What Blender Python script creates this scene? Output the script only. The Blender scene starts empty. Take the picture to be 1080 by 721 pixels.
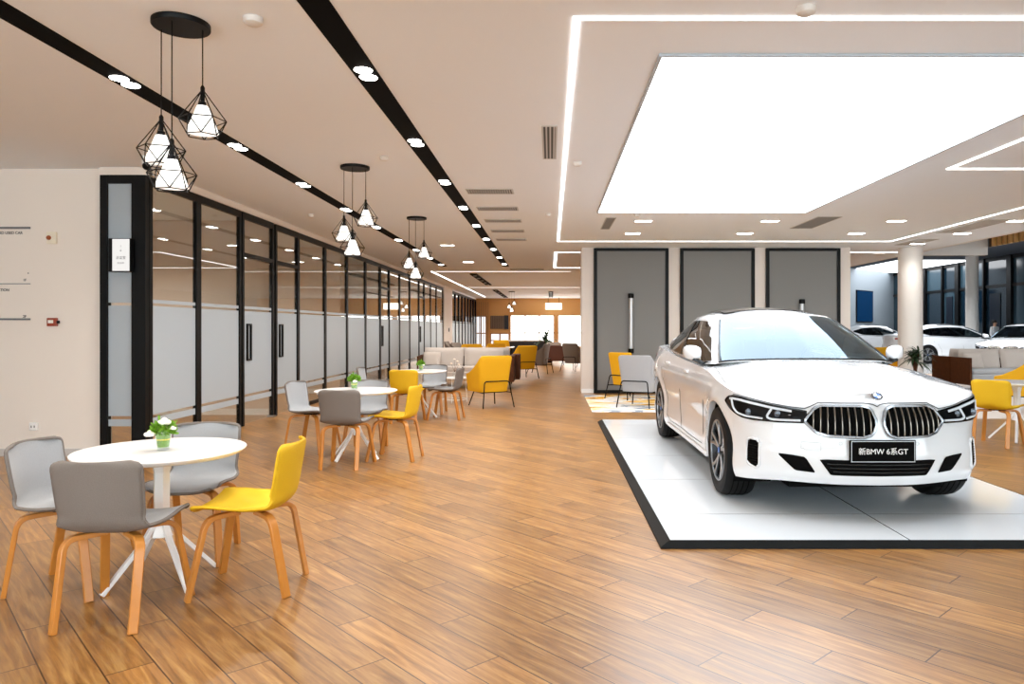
# showroom lounge scene
import bpy, math, random
from mathutils import Vector, Matrix, Euler
random.seed(7)
PI = math.pi
scene = bpy.context.scene
COL = scene.collection

# ---------------------------------------------------------------- materials
MATS = {}
def srgb(r, g, b):
    f = lambda c: (c/255.0/12.92) if c/255.0 <= 0.04045 else ((c/255.0+0.055)/1.055)**2.4
    return (f(r), f(g), f(b), 1.0)
def mat(name, col, rough=0.5, metal=0.0, coat=0.0, spec=0.5, bump=None, noise=None, emit=None, alpha=1.0, sheen=0.0, trans=0.0):
    if name in MATS: return MATS[name]
    m = bpy.data.materials.new(name); m.use_nodes = True
    nt = m.node_tree; b = nt.nodes['Principled BSDF']
    c = srgb(*col) if len(col) == 3 else col
    b.inputs['Base Color'].default_value = c
    b.inputs['Roughness'].default_value = rough
    b.inputs['Metallic'].default_value = metal
    b.inputs['Specular IOR Level'].default_value = spec
    b.inputs['Coat Weight'].default_value = coat
    b.inputs['Coat Roughness'].default_value = 0.03
    b.inputs['Sheen Weight'].default_value = sheen
    b.inputs['Transmission Weight'].default_value = trans
    b.inputs['Alpha'].default_value = alpha
    if emit:
        b.inputs['Emission Color'].default_value = srgb(*emit[0]); b.inputs['Emission Strength'].default_value = emit[1]
    if noise or bump:
        tc = nt.nodes.new('ShaderNodeTexCoord'); tx = nt.nodes.new('ShaderNodeTexNoise')
        tx.inputs['Scale'].default_value = (noise or bump)[0]; tx.inputs['Detail'].default_value = 4
        nt.links.new(tc.outputs['Object'], tx.inputs['Vector'])
        if noise:
            mx = nt.nodes.new('ShaderNodeMixRGB'); mx.blend_type = 'MIX'
            mx.inputs[1].default_value = c
            k = noise[1]
            mx.inputs[2].default_value = tuple(min(1, v*k) for v in c[:3])+(1,)
            nt.links.new(tx.outputs['Fac'], mx.inputs[0]); nt.links.new(mx.outputs[0], b.inputs['Base Color'])
        if bump:
            bp = nt.nodes.new('ShaderNodeBump'); bp.inputs['Strength'].default_value = bump[1]; bp.inputs['Distance'].default_value = 0.004
            nt.links.new(tx.outputs['Fac'], bp.inputs['Height']); nt.links.new(bp.outputs[0], b.inputs['Normal'])
    MATS[name] = m
    return m
def emis(name, col, s):
    if name in MATS: return MATS[name]
    m = bpy.data.materials.new(name); m.use_nodes = True; nt = m.node_tree
    nt.nodes.remove(nt.nodes['Principled BSDF'])
    e = nt.nodes.new('ShaderNodeEmission'); e.inputs[0].default_value = srgb(*col); e.inputs[1].default_value = s
    nt.links.new(e.outputs[0], nt.nodes['Material Output'].inputs[0]); MATS[name] = m
    return m
def glassmat(name, tint=(1, 1, 1), ior=1.5, rough=0.0, base=0.02, refl=(1, 1, 1)):
    m = bpy.data.materials.new(name); m.use_nodes = True; nt = m.node_tree
    nt.nodes.remove(nt.nodes['Principled BSDF'])
    t = nt.nodes.new('ShaderNodeBsdfTransparent'); t.inputs[0].default_value = tuple(tint)+(1,)
    g = nt.nodes.new('ShaderNodeBsdfGlossy'); g.inputs['Roughness'].default_value = rough; g.inputs[0].default_value = tuple(refl)+(1,)
    f = nt.nodes.new('ShaderNodeFresnel'); f.inputs[0].default_value = ior
    ad = nt.nodes.new('ShaderNodeMath'); ad.operation = 'ADD'; ad.inputs[1].default_value = base
    geo = nt.nodes.new('ShaderNodeNewGeometry')
    mx = nt.nodes.new('ShaderNodeMixShader')
    ma = nt.nodes.new('ShaderNodeMath'); ma.operation = 'MULTIPLY_ADD'; ma.inputs[1].default_value = 1/ior-ior; ma.inputs[2].default_value = ior
    nt.links.new(geo.outputs['Backfacing'], ma.inputs[0]); nt.links.new(ma.outputs[0], f.inputs[0])
    nt.links.new(f.outputs[0], ad.inputs[0]); nt.links.new(ad.outputs[0], mx.inputs[0])
    nt.links.new(t.outputs[0], mx.inputs[1]); nt.links.new(g.outputs[0], mx.inputs[2])
    nt.links.new(mx.outputs[0], nt.nodes['Material Output'].inputs[0]); MATS[name] = m
    return m

def floor_material():
    m = bpy.data.materials.new('wood_floor'); m.use_nodes = True; nt = m.node_tree; N = nt.nodes; L = nt.links
    b = N['Principled BSDF']
    tc = N.new('ShaderNodeTexCoord'); mp = N.new('ShaderNodeMapping'); mp.inputs['Rotation'].default_value = (0, 0, math.radians(47))
    mp.inputs['Location'].default_value = (0.35, 0.05, 0)
    L.new(tc.outputs['Object'], mp.inputs['Vector'])
    sx = N.new('ShaderNodeSeparateXYZ'); L.new(mp.outputs[0], sx.inputs[0])
    def M(op, a, c=None, d=None):
        n = N.new('ShaderNodeMath'); n.operation = op
        for i, v in enumerate((a, c, d)):
            if v is None: continue
            if isinstance(v, (int, float)): n.inputs[i].default_value = v
            else: L.new(v, n.inputs[i])
        return n.outputs[0]
    W, LEN = 0.18, 1.2
    v = M('DIVIDE', sx.outputs[1], W); row = M('FLOOR', v); fv = M('FRACT', v)
    u = M('ADD', M('DIVIDE', sx.outputs[0], LEN), M('MULTIPLY', row, 0.37)); colm = M('FLOOR', u); fu = M('FRACT', u)
    # seams
    ev = M('MINIMUM', fv, M('SUBTRACT', 1, fv)); eu = M('MINIMUM', fu, M('SUBTRACT', 1, fu))
    sv = M('LESS_THAN', ev, 0.016); su = M('LESS_THAN', eu, 0.0024); seam = M('MAXIMUM', sv, su)
    cb = N.new('ShaderNodeCombineXYZ'); L.new(row, cb.inputs[0]); L.new(colm, cb.inputs[1])
    wn = N.new('ShaderNodeTexWhiteNoise'); wn.noise_dimensions = '2D'; L.new(cb.outputs[0], wn.inputs['Vector'])
    # grain: stretched noise offset per plank
    gx = N.new('ShaderNodeCombineXYZ')
    L.new(M('ADD', M('MULTIPLY', sx.outputs[0], 1.6), M('MULTIPLY', wn.outputs['Value'], 37)), gx.inputs[0])
    L.new(M('MULTIPLY', sx.outputs[1], 22), gx.inputs[1])
    ns = N.new('ShaderNodeTexNoise'); ns.inputs['Scale'].default_value = 1.6; ns.inputs['Detail'].default_value = 6; ns.inputs['Roughness'].default_value = 0.62
    ns.inputs['Distortion'].default_value = 0.6
    L.new(gx.outputs[0], ns.inputs['Vector'])
    cr = N.new('ShaderNodeValToRGB'); e = cr.color_ramp.elements
    e[0].position = 0.22; e[0].color = srgb(*FLOOR_COLS[0]); e[1].position = 0.80; e[1].color = srgb(*FLOOR_COLS[2])
    q = cr.color_ramp.elements.new(0.5); q.color = srgb(*FLOOR_COLS[1])
    L.new(ns.outputs['Fac'], cr.inputs[0])
    hs = N.new('ShaderNodeHueSaturation'); L.new(cr.outputs[0], hs.inputs['Color'])
    L.new(M('ADD', 0.80, M('MULTIPLY', wn.outputs['Value'], 0.42)), hs.inputs['Value'])
    mx = N.new('ShaderNodeMixRGB'); L.new(seam, mx.inputs[0]); L.new(hs.outputs[0], mx.inputs[1]); mx.inputs[2].default_value = srgb(58, 30, 14)
    L.new(mx.outputs[0], b.inputs['Base Color'])
    rr = M('ADD', 0.24, M('MULTIPLY', ns.outputs['Fac'], 0.18)); L.new(rr, b.inputs['Roughness'])
    bp = N.new('ShaderNodeBump'); bp.inputs['Strength'].default_value = 0.12; bp.inputs['Distance'].default_value = 0.002
    L.new(M('SUBTRACT', ns.outputs['Fac'], M('MULTIPLY', seam, 1.5)), bp.inputs['Height']); L.new(bp.outputs[0], b.inputs['Normal'])
    b.inputs['Specular IOR Level'].default_value = 0.85
    return m
FLOOR_COLS = [(88, 54, 22), (145, 101, 50), (188, 148, 88)]

def stripes_material(name, c1, c2, period, duty, axis=0, rough=0.5, spec=0.4):
    m = bpy.data.materials.new(name); m.use_nodes = True; nt = m.node_tree; N = nt.nodes; L = nt.links
    b = N['Principled BSDF']; b.inputs['Roughness'].default_value = rough; b.inputs['Specular IOR Level'].default_value = spec
    tc = N.new('ShaderNodeTexCoord'); sx = N.new('ShaderNodeSeparateXYZ'); L.new(tc.outputs['Object'], sx.inputs[0])
    d = N.new('ShaderNodeMath'); d.operation = 'DIVIDE'; L.new(sx.outputs[axis], d.inputs[0]); d.inputs[1].default_value = period
    f = N.new('ShaderNodeMath'); f.operation = 'FRACT'; L.new(d.outputs[0], f.inputs[0])
    g = N.new('ShaderNodeMath'); g.operation = 'LESS_THAN'; L.new(f.outputs[0], g.inputs[0]); g.inputs[1].default_value = duty
    mx = N.new('ShaderNodeMixRGB'); L.new(g.outputs[0], mx.inputs[0]); mx.inputs[1].default_value = srgb(*c1); mx.inputs[2].default_value = srgb(*c2)
    L.new(mx.outputs[0], b.inputs['Base Color']); MATS[name] = m
    return m

# ---------------------------------------------------------------- mesh builder
class MB:
    def __init__(s): s.v = []; s.f = []
    def quadstrip(s, rings, closed=True, cap=False):
        n = len(rings[0]); b0 = len(s.v)
        for r in rings: s.v += [tuple(p) for p in r]
        m = n if closed else n-1
        for i in range(len(rings)-1):
            for j in range(m):
                a = b0+i*n+j; b = b0+i*n+(j+1) % n
                s.f.append((a, b, b+n, a+n))
        if cap:
            s.f.append(tuple(b0+j for j in range(n))[::-1])
            s.f.append(tuple(b0+(len(rings)-1)*n+j for j in range(n)))
        return s
    def box(s, c, d, rz=0.0, rx=0.0, ry=0.0):
        R = Euler((rx, ry, rz)).to_matrix(); b0 = len(s.v)
        for z in (-1, 1):
            for x, y in ((-1, -1), (1, -1), (1, 1), (-1, 1)):
                p = R @ Vector((x*d[0]/2, y*d[1]/2, z*d[2]/2)); s.v.append((p.x+c[0], p.y+c[1], p.z+c[2]))
        for f in ((3, 2, 1, 0), (4, 5, 6, 7), (0, 1, 5, 4), (1, 2, 6, 5), (2, 3, 7, 6), (3, 0, 4, 7)): s.f.append(tuple(b0+i for i in f))
        return s
    def b2(s, x0, x1, y0, y1, z0, z1): return s.box(((x0+x1)/2, (y0+y1)/2, (z0+z1)/2), (x1-x0, y1-y0, z1-z0))
    def sweep(s, path, prof, closed=False, up=(0, 0, 1), scales=None):
        P = [Vector(p) for p in path]; n = len(P); rings = []
        upv = Vector(up)
        for i in range(n):
            if closed: t = (P[(i+1) % n]-P[i-1])
            else: t = P[min(i+1, n-1)]-P[max(i-1, 0)]
            t.normalize()
            if abs(t.dot(upv)) > 0.98: a = t.cross(Vector((0, 1, 0.01)))
            else: a = t.cross(upv)
            a.normalize(); b = a.cross(t); b.normalize()
            k = scales[i] if scales else 1.0
            rings.append([tuple(P[i]+a*x*k+b*y*k) for x, y in prof])
        if closed: rings.append(rings[0])
        return s.quadstrip(rings, True, not closed)
    def tube(s, path, r, n=8, closed=False, up=(0, 0, 1), scales=None):
        return s.sweep(path, [(r*math.cos(2*PI*k/n), r*math.sin(2*PI*k/n)) for k in range(n)], closed, up, scales)
    def bar(s, path, w, h, closed=False, up=(0, 0, 1)):
        return s.sweep(path, [(-w/2, -h/2), (w/2, -h/2), (w/2, h/2), (-w/2, h/2)], closed, up)
    def lathe(s, prof, n=24, c=(0, 0, 0), axis='z', cap=True):
        rings = []
        for r, h in prof:
            ring = []
            for k in range(n):
                a = 2*PI*k/n; x, y = r*math.cos(a), r*math.sin(a)
                p = (x, y, h) if axis == 'z' else ((h, x, y) if axis == 'x' else (y, h, x))
                ring.append((p[0]+c[0], p[1]+c[1], p[2]+c[2]))
            rings.append(ring)
        return s.quadstrip(rings, True, cap)
    def grid(s, fn, nu, nv):
        return s.quadstrip([[fn(i/nu, j/nv) for j in range(nv+1)] for i in range(nu+1)], False, False)
    def sphere(s, c, r, n=12, m=8, sc=(1, 1, 1)):
        rings = []
        for i in range(m+1):
            a = -PI/2+PI*i/m; rr = max(1e-4, math.cos(a)*r)
            rings.append([(c[0]+rr*math.cos(2*PI*k/n)*sc[0], c[1]+rr*math.sin(2*PI*k/n)*sc[1], c[2]+math.sin(a)*r*sc[2]) for k in range(n)])
        return s.quadstrip(rings, True, False)
    def poly(s, pts, z0, z1):
        n = len(pts); b0 = len(s.v)
        s.v += [(x, y, z0) for x, y in pts]+[(x, y, z1) for x, y in pts]
        s.f.append(tuple(b0+i for i in range(n))[::-1]); s.f.append(tuple(b0+n+i for i in range(n)))
        for i in range(n): j = (i+1) % n; s.f.append((b0+i, b0+j, b0+n+j, b0+n+i))
        return s
    def build(s, name, m, parent=None, loc=None, smooth=None, bevel=0, solid=0, sub=0, offset=-1, mirror=False):
        me = bpy.data.meshes.new(name); me.from_pydata(s.v, [], s.f); me.update()
        o = bpy.data.objects.new(name, me); COL.objects.link(o)
        me.materials.append(m)
        import bmesh as _b
        bm = _b.new(); bm.from_mesh(me); _b.ops.remove_doubles(bm, verts=bm.verts, dist=1e-6)
        _b.ops.recalc_face_normals(bm, faces=bm.faces); bm.to_mesh(me); bm.free()
        if smooth is not None:
            for p in me.polygons: p.use_smooth = True
            me.set_sharp_from_angle(angle=math.radians(smooth))
        if solid:
            md = o.modifiers.new('s', 'SOLIDIFY'); md.thickness = solid; md.offset = offset
        if bevel:
            md = o.modifiers.new('b', 'BEVEL'); md.width = bevel; md.segments = 2; md.limit_method = 'ANGLE'; md.angle_limit = math.radians(40)
        if sub:
            md = o.modifiers.new('ss', 'SUBSURF'); md.levels = sub; md.render_levels = sub
        if parent: o.parent = parent
        if loc: o.location = loc
        return o
def tag(o, label, cat, group=None, kind=None):
    if label: o['label'] = label
    if cat: o['category'] = cat
    if group: o['group'] = group
    if kind: o['kind'] = kind
    return o
def struct(o, label=None, cat=None):
    o['kind'] = 'structure'
    if label: o['label'] = label
    if cat: o['category'] = cat
    return o
def empty(name, label, cat, loc=(0, 0, 0), rz=0.0, group=None):
    o = bpy.data.objects.new(name, None); COL.objects.link(o); o.location = loc; o.rotation_euler = (0, 0, rz)
    o.empty_display_size = 0.1
    return tag(o, label, cat, group)
def copy_thing(root, label=None, loc=None, rz=None, group=None, swap=None):
    r = root.copy(); COL.objects.link(r)
    if loc: r.location = loc
    if rz is not None: r.rotation_euler = (0, 0, rz)
    if label: r['label'] = label
    if group: r['group'] = group
    for ch in list(root.children):
        c = ch.copy(); COL.objects.link(c); c.parent = r
        for g in ch.children:
            d = g.copy(); COL.objects.link(d); d.parent = c
    return r
def text(name, body, size, m, parent, loc, rot=(PI/2, 0, 0), align='CENTER', ext=0.001, ay='CENTER', bold=0.0):
    cu = bpy.data.curves.new(name, 'FONT'); cu.body = body; cu.size = size; cu.align_x = align; cu.align_y = ay
    cu.extrude = ext; cu.offset = bold
    o = bpy.data.objects.new(name, cu); COL.objects.link(o); o.location = loc; o.rotation_euler = rot; cu.materials.append(m)
    bpy.context.view_layer.update()
    me = bpy.data.meshes.new_from_object(o.evaluated_get(bpy.context.evaluated_depsgraph_get()))
    bpy.data.objects.remove(o); bpy.data.curves.remove(cu)
    o = bpy.data.objects.new(name, me); COL.objects.link(o); o.location = loc; o.rotation_euler = rot
    if not me.materials: me.materials.append(m)
    if parent: o.parent = parent
    return o
def cr(P, t):
    """Catmull-Rom through points P (tuples), t in [0, n-1]."""
    n = len(P); t = max(0.0, min(n-1-1e-9, t)); i = int(t); f = t-i
    p0 = P[max(i-1, 0)]; p1 = P[i]; p2 = P[i+1]; p3 = P[min(i+2, n-1)]
    if i == 0: p0 = tuple(2*a-b for a, b in zip(p1, p2))
    if i+2 > n-1: p3 = tuple(2*b-a for a, b in zip(p1, p2))
    return tuple(0.5*((2*b)+(-a+c)*f+(2*a-5*b+4*c-d)*f*f+(-a+3*b-3*c+d)*f**3) for a, b, c, d in zip(p0, p1, p2, p3))
def lin(tab, x):
    if x <= tab[0][0]: return tab[0][1]
    for (a, va), (b, vb) in zip(tab, tab[1:]):
        if x <= b:
            k = (x-a)/(b-a); return va+(vb-va)*k
    return tab[-1][1]
def smo(tab, x):
    if x <= tab[0][0]: return tab[0][1]
    for i in range(len(tab)-1):
        if x <= tab[i+1][0]:
            return cr([(v[1],) for v in tab], i+(x-tab[i][0])/(tab[i+1][0]-tab[i][0]))[0]
    return tab[-1][1]
def roundpath(pts, r, n=5):
    P = [Vector(p) for p in pts]; out = [P[0]]
    for i in range(1, len(P)-1):
        a = (P[i-1]-P[i]); b = (P[i+1]-P[i]); ra = min(r, a.length*.49); rb = min(r, b.length*.49)
        A = P[i]+a.normalized()*ra; B = P[i]+b.normalized()*rb
        for k in range(n+1):
            t = k/n; out.append(A*(1-t)**2+P[i]*2*t*(1-t)+B*t*t)
    out.append(P[-1]); return [tuple(p) for p in out]
ORD = ['first', 'second', 'third', 'fourth', 'fifth', 'sixth', 'seventh', 'eighth', 'ninth', 'tenth', 'eleventh', 'twelfth', 'thirteenth', 'fourteenth', 'fifteenth', 'sixteenth', 'seventeenth']

white_paint = mat('wall_white', (226, 222, 218), 0.6)
ceil_paint = mat('ceiling_white', (236, 241, 247), 0.7)
wall_beige = mat('wall_beige', (236, 226, 216), 0.6, bump=(60, 0.05))
black_metal = mat('black_metal', (5, 5, 6), 0.45, spec=0.18)
black_matte = mat('black_matte', (4, 4, 4), 0.8, spec=0.08)
chrome = mat('chrome', (215, 218, 222), 0.12, metal=1.0)
alu = mat('aluminium', (170, 172, 175), 0.3, metal=1.0)
white_lacquer = mat('white_lacquer', (240, 240, 240), 0.25, coat=0.3)
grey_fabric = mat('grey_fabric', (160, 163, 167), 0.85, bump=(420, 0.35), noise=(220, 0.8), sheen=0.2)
taupe_fabric = mat('taupe_fabric', (130, 118, 108), 0.85, bump=(420, 0.35), noise=(220, 0.8), sheen=0.2)
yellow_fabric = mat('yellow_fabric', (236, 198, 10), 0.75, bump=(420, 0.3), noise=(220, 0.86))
amber_fabric = mat('amber_fabric', (238, 178, 4), 0.75, bump=(300, 0.3), noise=(200, 0.86))
cream_fabric = mat('cream_fabric', (186, 176, 168), 0.85, bump=(300, 0.3))
shaded_outer_grey = mat('shaded_outer_grey', (118, 110, 104), 0.85, bump=(420, .35), noise=(220, .8))  # darker colour for chair backs: shade of the less lit side put into it
shaded_outer_yellow = mat('shaded_outer_yellow', (218, 172, 4), 0.75, bump=(420, .3), noise=(220, .86))  # same shade darkening for the yellow chair backs
oak = mat('oak_legs', (200, 130, 54), 0.4, noise=(18, 0.75), coat=0.2)
walnut = mat('walnut_panel', (88, 48, 24), 0.65, noise=(14, 0.5), spec=.2)
leaf_green = mat('leaf_green', (120, 172, 34), 0.5, noise=(40, 0.4))
leaf_dark = mat('leaf_dark', (40, 66, 34), 0.5, noise=(30, 0.6))
petal = mat('petal_white', (244, 238, 226), 0.6)
clear_glass = glassmat('clear_glass', (0.90, 0.93, 0.92), 1.5)
table_glass = glassmat('tumbler_glass', (0.93, 0.96, 0.95), 1.45)
P_MAIN = 2.8; LED_S = 2.2; SPOT_W = 36.0; ROOM_W = 130.0; CAR_GLASS_BASE = .08; EXPO = 1.15; WORLD = 4.0
# ================================================================ room shell
CH = 3.11                                    # ceiling height
GX = -4.37                                   # plane of the glazed partition
wood_floor = floor_material()
struct(MB().b2(-8.2, 19.4, -4.2, 42.2, -0.1, 0.0).build('floor', wood_floor), 'brown wood plank floor laid diagonally through the whole showroom', 'floor')
struct(MB().b2(-8.2, 8.3, -4.2, 42.2, CH, CH+0.12).build('ceiling', ceil_paint), 'smooth white suspended ceiling over the lounge and display car', 'ceiling')
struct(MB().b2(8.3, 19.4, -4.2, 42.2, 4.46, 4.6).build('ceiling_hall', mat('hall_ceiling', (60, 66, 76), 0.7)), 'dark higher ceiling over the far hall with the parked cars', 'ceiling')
struct(MB().b2(-8.2, -4.84, 7.85, 8.0, 0, CH).build('wall_left', wall_beige), 'pale beige wall carrying the directory sign', 'wall')
struct(MB().b2(-8.3, -8.2, -4.2, 42.2, 0, CH).build('wall_far_left', wall_beige))
struct(MB().b2(-8.2, 19.4, -4.2, -4.0, 0, .35).build('wall_rear', wall_beige))
for i in range(12):  # glazed front added out of view so daylight fills the room
    x = -8.2+i*2.3
    w_ = empty('window_%d' % (i+1), None, None, (x, -4.1, .35)); struct(w_)
    zt = (CH if x < 8.3 else 4.46)-.351
    MB().b2(0, .08, -.06, .06, 0, zt).build('mullion', black_metal, w_); MB().b2(.08, 2.3, -.05, .05, zt-.1, zt).b2(.08, 2.3, -.05, .05, 0, .08).build('rail', black_metal, w_)
    MB().b2(.08, 2.3, -.01, .01, .08, zt-.1).build('pane', clear_glass, w_)
struct(MB().b2(-8.2, -4.845, 7.834, 7.85, 0.0, 0.085).build('baseboard_left', mat('skirting', (205, 200, 196), 0.4), bevel=0.003), 'light grey skirting board under the left wall', 'baseboard')
# three-bay feature wall
WY = 15.5
struct(MB().b2(0.655, 6.40, WY, WY+0.6, 0, CH).build('wall_feature', mat('feature_beige', (222, 212, 204), 0.6)), 'beige feature wall behind the car framing three grey panels', 'wall')
struct(MB().b2(0.65, 0.93, WY-0.015, WY, 0, 0.09).build('baseboard_feature', white_lacquer, bevel=0.003))
weave = stripes_material('grey_weave', (124, 124, 124), (136, 136, 135), 0.014, 0.5, 0, 0.8, 0.2)
for i, (x0, x1, lb) in enumerate(((0.915, 2.51, 'left'), (2.755, 4.345, 'middle'), (4.585, 6.17, 'right'))):
    e = empty('wall_panel', f'tall grey woven wall panel in black frame, {lb} of the three on the feature wall', 'wall panel', ((x0+x1)/2, WY, 0), 0, 'grey framed panels on the feature wall')
    w = (x1-x0)/2; zt = 3.09
    MB().b2(-w+.05, w-.05, -0.03, -0.001, 0.06, zt-.05).build('panel', weave, e)
    f = MB(); f.b2(-w, -w+.07, -0.06, -0.001, 0.0, zt); f.b2(w-.07, w, -0.06, -0.001, 0.0, zt); f.b2(-w+.07, w-.07, -0.06, -0.001, zt-.06, zt); f.b2(-w+.07, w-.07, -0.06, -0.001, 0, .07)
    f.build('frame', black_metal, e, bevel=0.004)
for x, z0, z1, lb in ((1.70, 0.87, 2.11, 'beside the lounge chairs'), (5.33, 0.75, 1.99, 'rising behind the car roof')):
    e = empty('wall_light', f'slim silver tube wall light with black end caps {lb}', 'wall light', (x, WY-0.03, z0), 0, 'tube wall lights on the grey panels')
    h = z1-z0
    MB().lathe([(0.045, 0.07), (0.045, h-.07)], 18, (0, -0.075, 0)).build('tube', mat('brushed_tube', (205, 206, 208), .35, metal=.6), e, smooth=40)
    MB().lathe([(0.058, -0.01), (0.062, 0.0), (0.062, 0.08), (0.056, 0.085)], 18, (0, -0.075, 0)).build('end_cap', black_metal, e, smooth=40)
    MB().lathe([(0.058, h-.085), (0.062, h-.08), (0.062, h), (0.056, h+.01)], 18, (0, -0.075, 0)).build('end_cap', black_metal, e, smooth=40)
    for zz in (.1, h-.16): MB().b2(-.03, .03, -.075, 0, zz, zz+.06).build('bracket', black_metal, e)

# ---------------------------------------------------------------- glazed partition
frost = mat('frosted_film', (178, 188, 196), 0.45, alpha=0.84, spec=0.3)
def pane_parts(e, L, z0, z1, fr=0.06, t=0.05, left=True, right=True, frosted=True):
    """panel in the local YZ plane from y=0..L"""
    f = MB()
    f.b2(-t/2, t/2, 0, fr, 0, z1).b2(-t/2, t/2, L-fr, L, 0, z1)
    f.b2(-t/2, t/2, fr, L-fr, z1-0.09, z1).b2(-t/2, t/2, fr, L-fr, z0, z0+0.06)
    f.build('frame', black_metal, e, bevel=0.003)
    MB().b2(-0.005, 0.005, fr, L-fr, z0+0.06, z1-0.09).build('pane', clear_glass, e)
    if frosted:
        m = MB(); m.b2(0.006, 0.0075, fr, L-fr, 0.44, 1.63); m.b2(0.006, 0.0075, fr, L-fr, 1.66, 1.70); m.b2(0.006, 0.0075, fr, L-fr, 0.33, 0.405)
        m.build('frosted_band', frost, e)
GT = 3.03
struct(MB().b2(GX-0.05, GX+0.05, 7.8, 29.3, GT, CH).build('trim_1', wall_beige), 'white bulkhead strip above the black glazed partition', 'trim')
struct(MB().b2(-4.845, GX+0.05, 7.78, 7.86, GT, CH).build('trim_2', wall_beige))
segs = [(7.86, 8.96, 'w'), (8.96, 10.19, 'w'), (10.22, 11.38, 'd'), (11.46, 12.5, 'd'), (12.5, 14.0, 'w'), (14.0, 15.5, 'w'), (15.5, 17.05, 'w'), (17.05, 18.5, 'w'),
        (18.5, 19.55, 'd'), (19.55, 20.9, 'w'), (20.9, 22.4, 'w'), (22.4, 23.95, 'w'), (23.95, 24.95, 'd'), (24.95, 26.3, 'w'), (26.3, 27.6, 'w'), (27.6, 29.3, 'w')]
nw = nd = 0
for y0, y1, k in segs:
    L = y1-y0
    if k == 'w':
        e = empty('glass_partition', f'black framed glass partition bay with frosted band, {ORD[nw]} fixed bay from the corner', 'partition', (GX, y0, 0), 0, 'fixed bays of the glazed partition'); nw += 1
        pane_parts(e, L, 0.0, GT)
    else:
        e = empty('glass_door', f'black framed glass door with frosted band and black pull handle, {ORD[nd]} door along the glazed wall', 'door', (GX, y0, 0), 0, 'glass doors in the partition'); nd += 1
        f = MB(); f.b2(-.03, .03, 0, .06, 0, GT).b2(-.03, .03, L-.06, L, 0, GT).b2(-.03, .03, .06, L-.06, GT-.09, GT).b2(-.03, .03, .06, L-.06, 2.40, 2.46)
        f.build('frame', black_metal, e, bevel=0.003)
        MB().b2(-.005, .005, .06, L-.06, 2.46, GT-.09).build('transom_pane', clear_glass, e)
        MB().b2(-.006, .006, .065, L-.065, 0.02, 2.395).build('door_leaf', clear_glass, e)
        MB().b2(.007, .0085, .065, L-.065, 0.44, 1.63).b2(.007, .0085, .065, L-.065, 1.66, 1.70).b2(.007, .0085, .065, L-.065, .33, .405).build('frosted_band', frost, e)
        hy = 0.16 if nd % 2 else 0.16
        hp = MB()
        for q0, q1, r0, r1 in ((hy, hy+.028, .92, 1.45), (hy+.12, hy+.148, .92, 1.45), (hy+.028, hy+.12, .92, .945), (hy+.028, hy+.12, 1.425, 1.45)): hp.b2(.01, .035, q0, q1, r0, r1)
        hp.build('pull_handle', black_metal, e)
        MB().b2(-.05, .07, L-.1, L-.03, .0, .03).build('floor_hinge', alu, e)
# return of the partition facing the camera
e = empty('glass_return', 'narrow black framed frosted glass panel facing the camera at the partition corner', 'partition', (-4.84, 7.82, 0))
f = MB(); f.b2(0, .075, -.04, .04, 0, GT).b2(.34, .49, -.04, .04, 0, GT).b2(.075, .34, -.04, .04, GT-.09, GT).b2(.075, .34, -.04, .04, 0, .06)
f.build('frame', black_metal, e, bevel=0.003)
MB().b2(.075, .34, -.005, .005, .06, GT-.09).build('pane', clear_glass, e)
MB().b2(.075, .34, -.0085, -.007, .44, 1.63).b2(.075, .34, -.0085, -.007, .0+.33, .405).b2(.075, .34, -.0085, -.007, 1.66, GT-.09).build('frosted_band', frost, e)
# little lit sign box on the return
e = empty('sign_box', 'small white lit room sign projecting from the black partition corner', 'sign', (-4.565, 7.73, 1.985))
MB().b2(-.13, .10, -.035, .035, 0, .355).build('case', black_metal, e, bevel=.004)
MB().b2(-.085, .095, -.040, -.036, .008, .347).build('face', emis('sign_face', (255, 252, 248), .42), e)
for t_, z_, s_ in (('i', .27, .035), ('\u2193', .225, .035), ('\u6d3d\u8c08\u5ba4', .145, .036), ('ROOM', .09, .024)):
    text('lettering', t_, s_, mat('sign_grey', (90, 90, 95), .6), e, (.005, -.0415, z_), ext=.0004)
# column end and second run of glazing
struct(MB().b2(-4.7, GX+0.06, 29.32, 31.75, 0, CH).build('wall_pier', wall_beige), 'beige wall pier between the two runs of glazing', 'wall')
tag(MB().b2(-.01, .02, -.06, .06, -.08, .08).build('wall_switch', black_metal, loc=(GX+.065, 30.6, 1.32), bevel=.004), 'small dark switch box on the beige wall pier', 'switch')
y = 31.75; i = 0
struct(MB().b2(GX-0.05, GX+0.05, 31.75, 42.0, GT, CH).build('trim_3', ceil_paint))
while y < 41.6:
    e = empty('glass_partition', f'far black framed glass bay past the beige pier, {ORD[i]} after the pier', 'partition', (GX, y, 0), 0, 'far bays of the glazed partition')
    pane_parts(e, 1.28, 0, GT, .07, .09); y += 1.28; i += 1
# rooms behind the glass
for n, yy in enumerate((11.62, 15.45, 19.6, 24.9, 29.4)):
    struct(MB().b2(-8.2, GX-.12, yy, yy+.1, 0, CH-.001).build('wall_room', mat('room_wall', (214, 196, 182), .7)))
    struct(MB().b2(-8.2, GX-.12, yy-.012, yy, 0, .1).build('baseboard_room', white_lacquer))
struct(MB().b2(-8.19, -8.13, 8.0, 29.3, 0, CH-.001).build('wall_room_back', mat('room_wall2', (206, 192, 182), .7)))
for (x, y, rz, lb) in ((-5.2, 10.9, .3, 'orange-brown wooden side chair inside the first glazed room'),):
    pass

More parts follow.
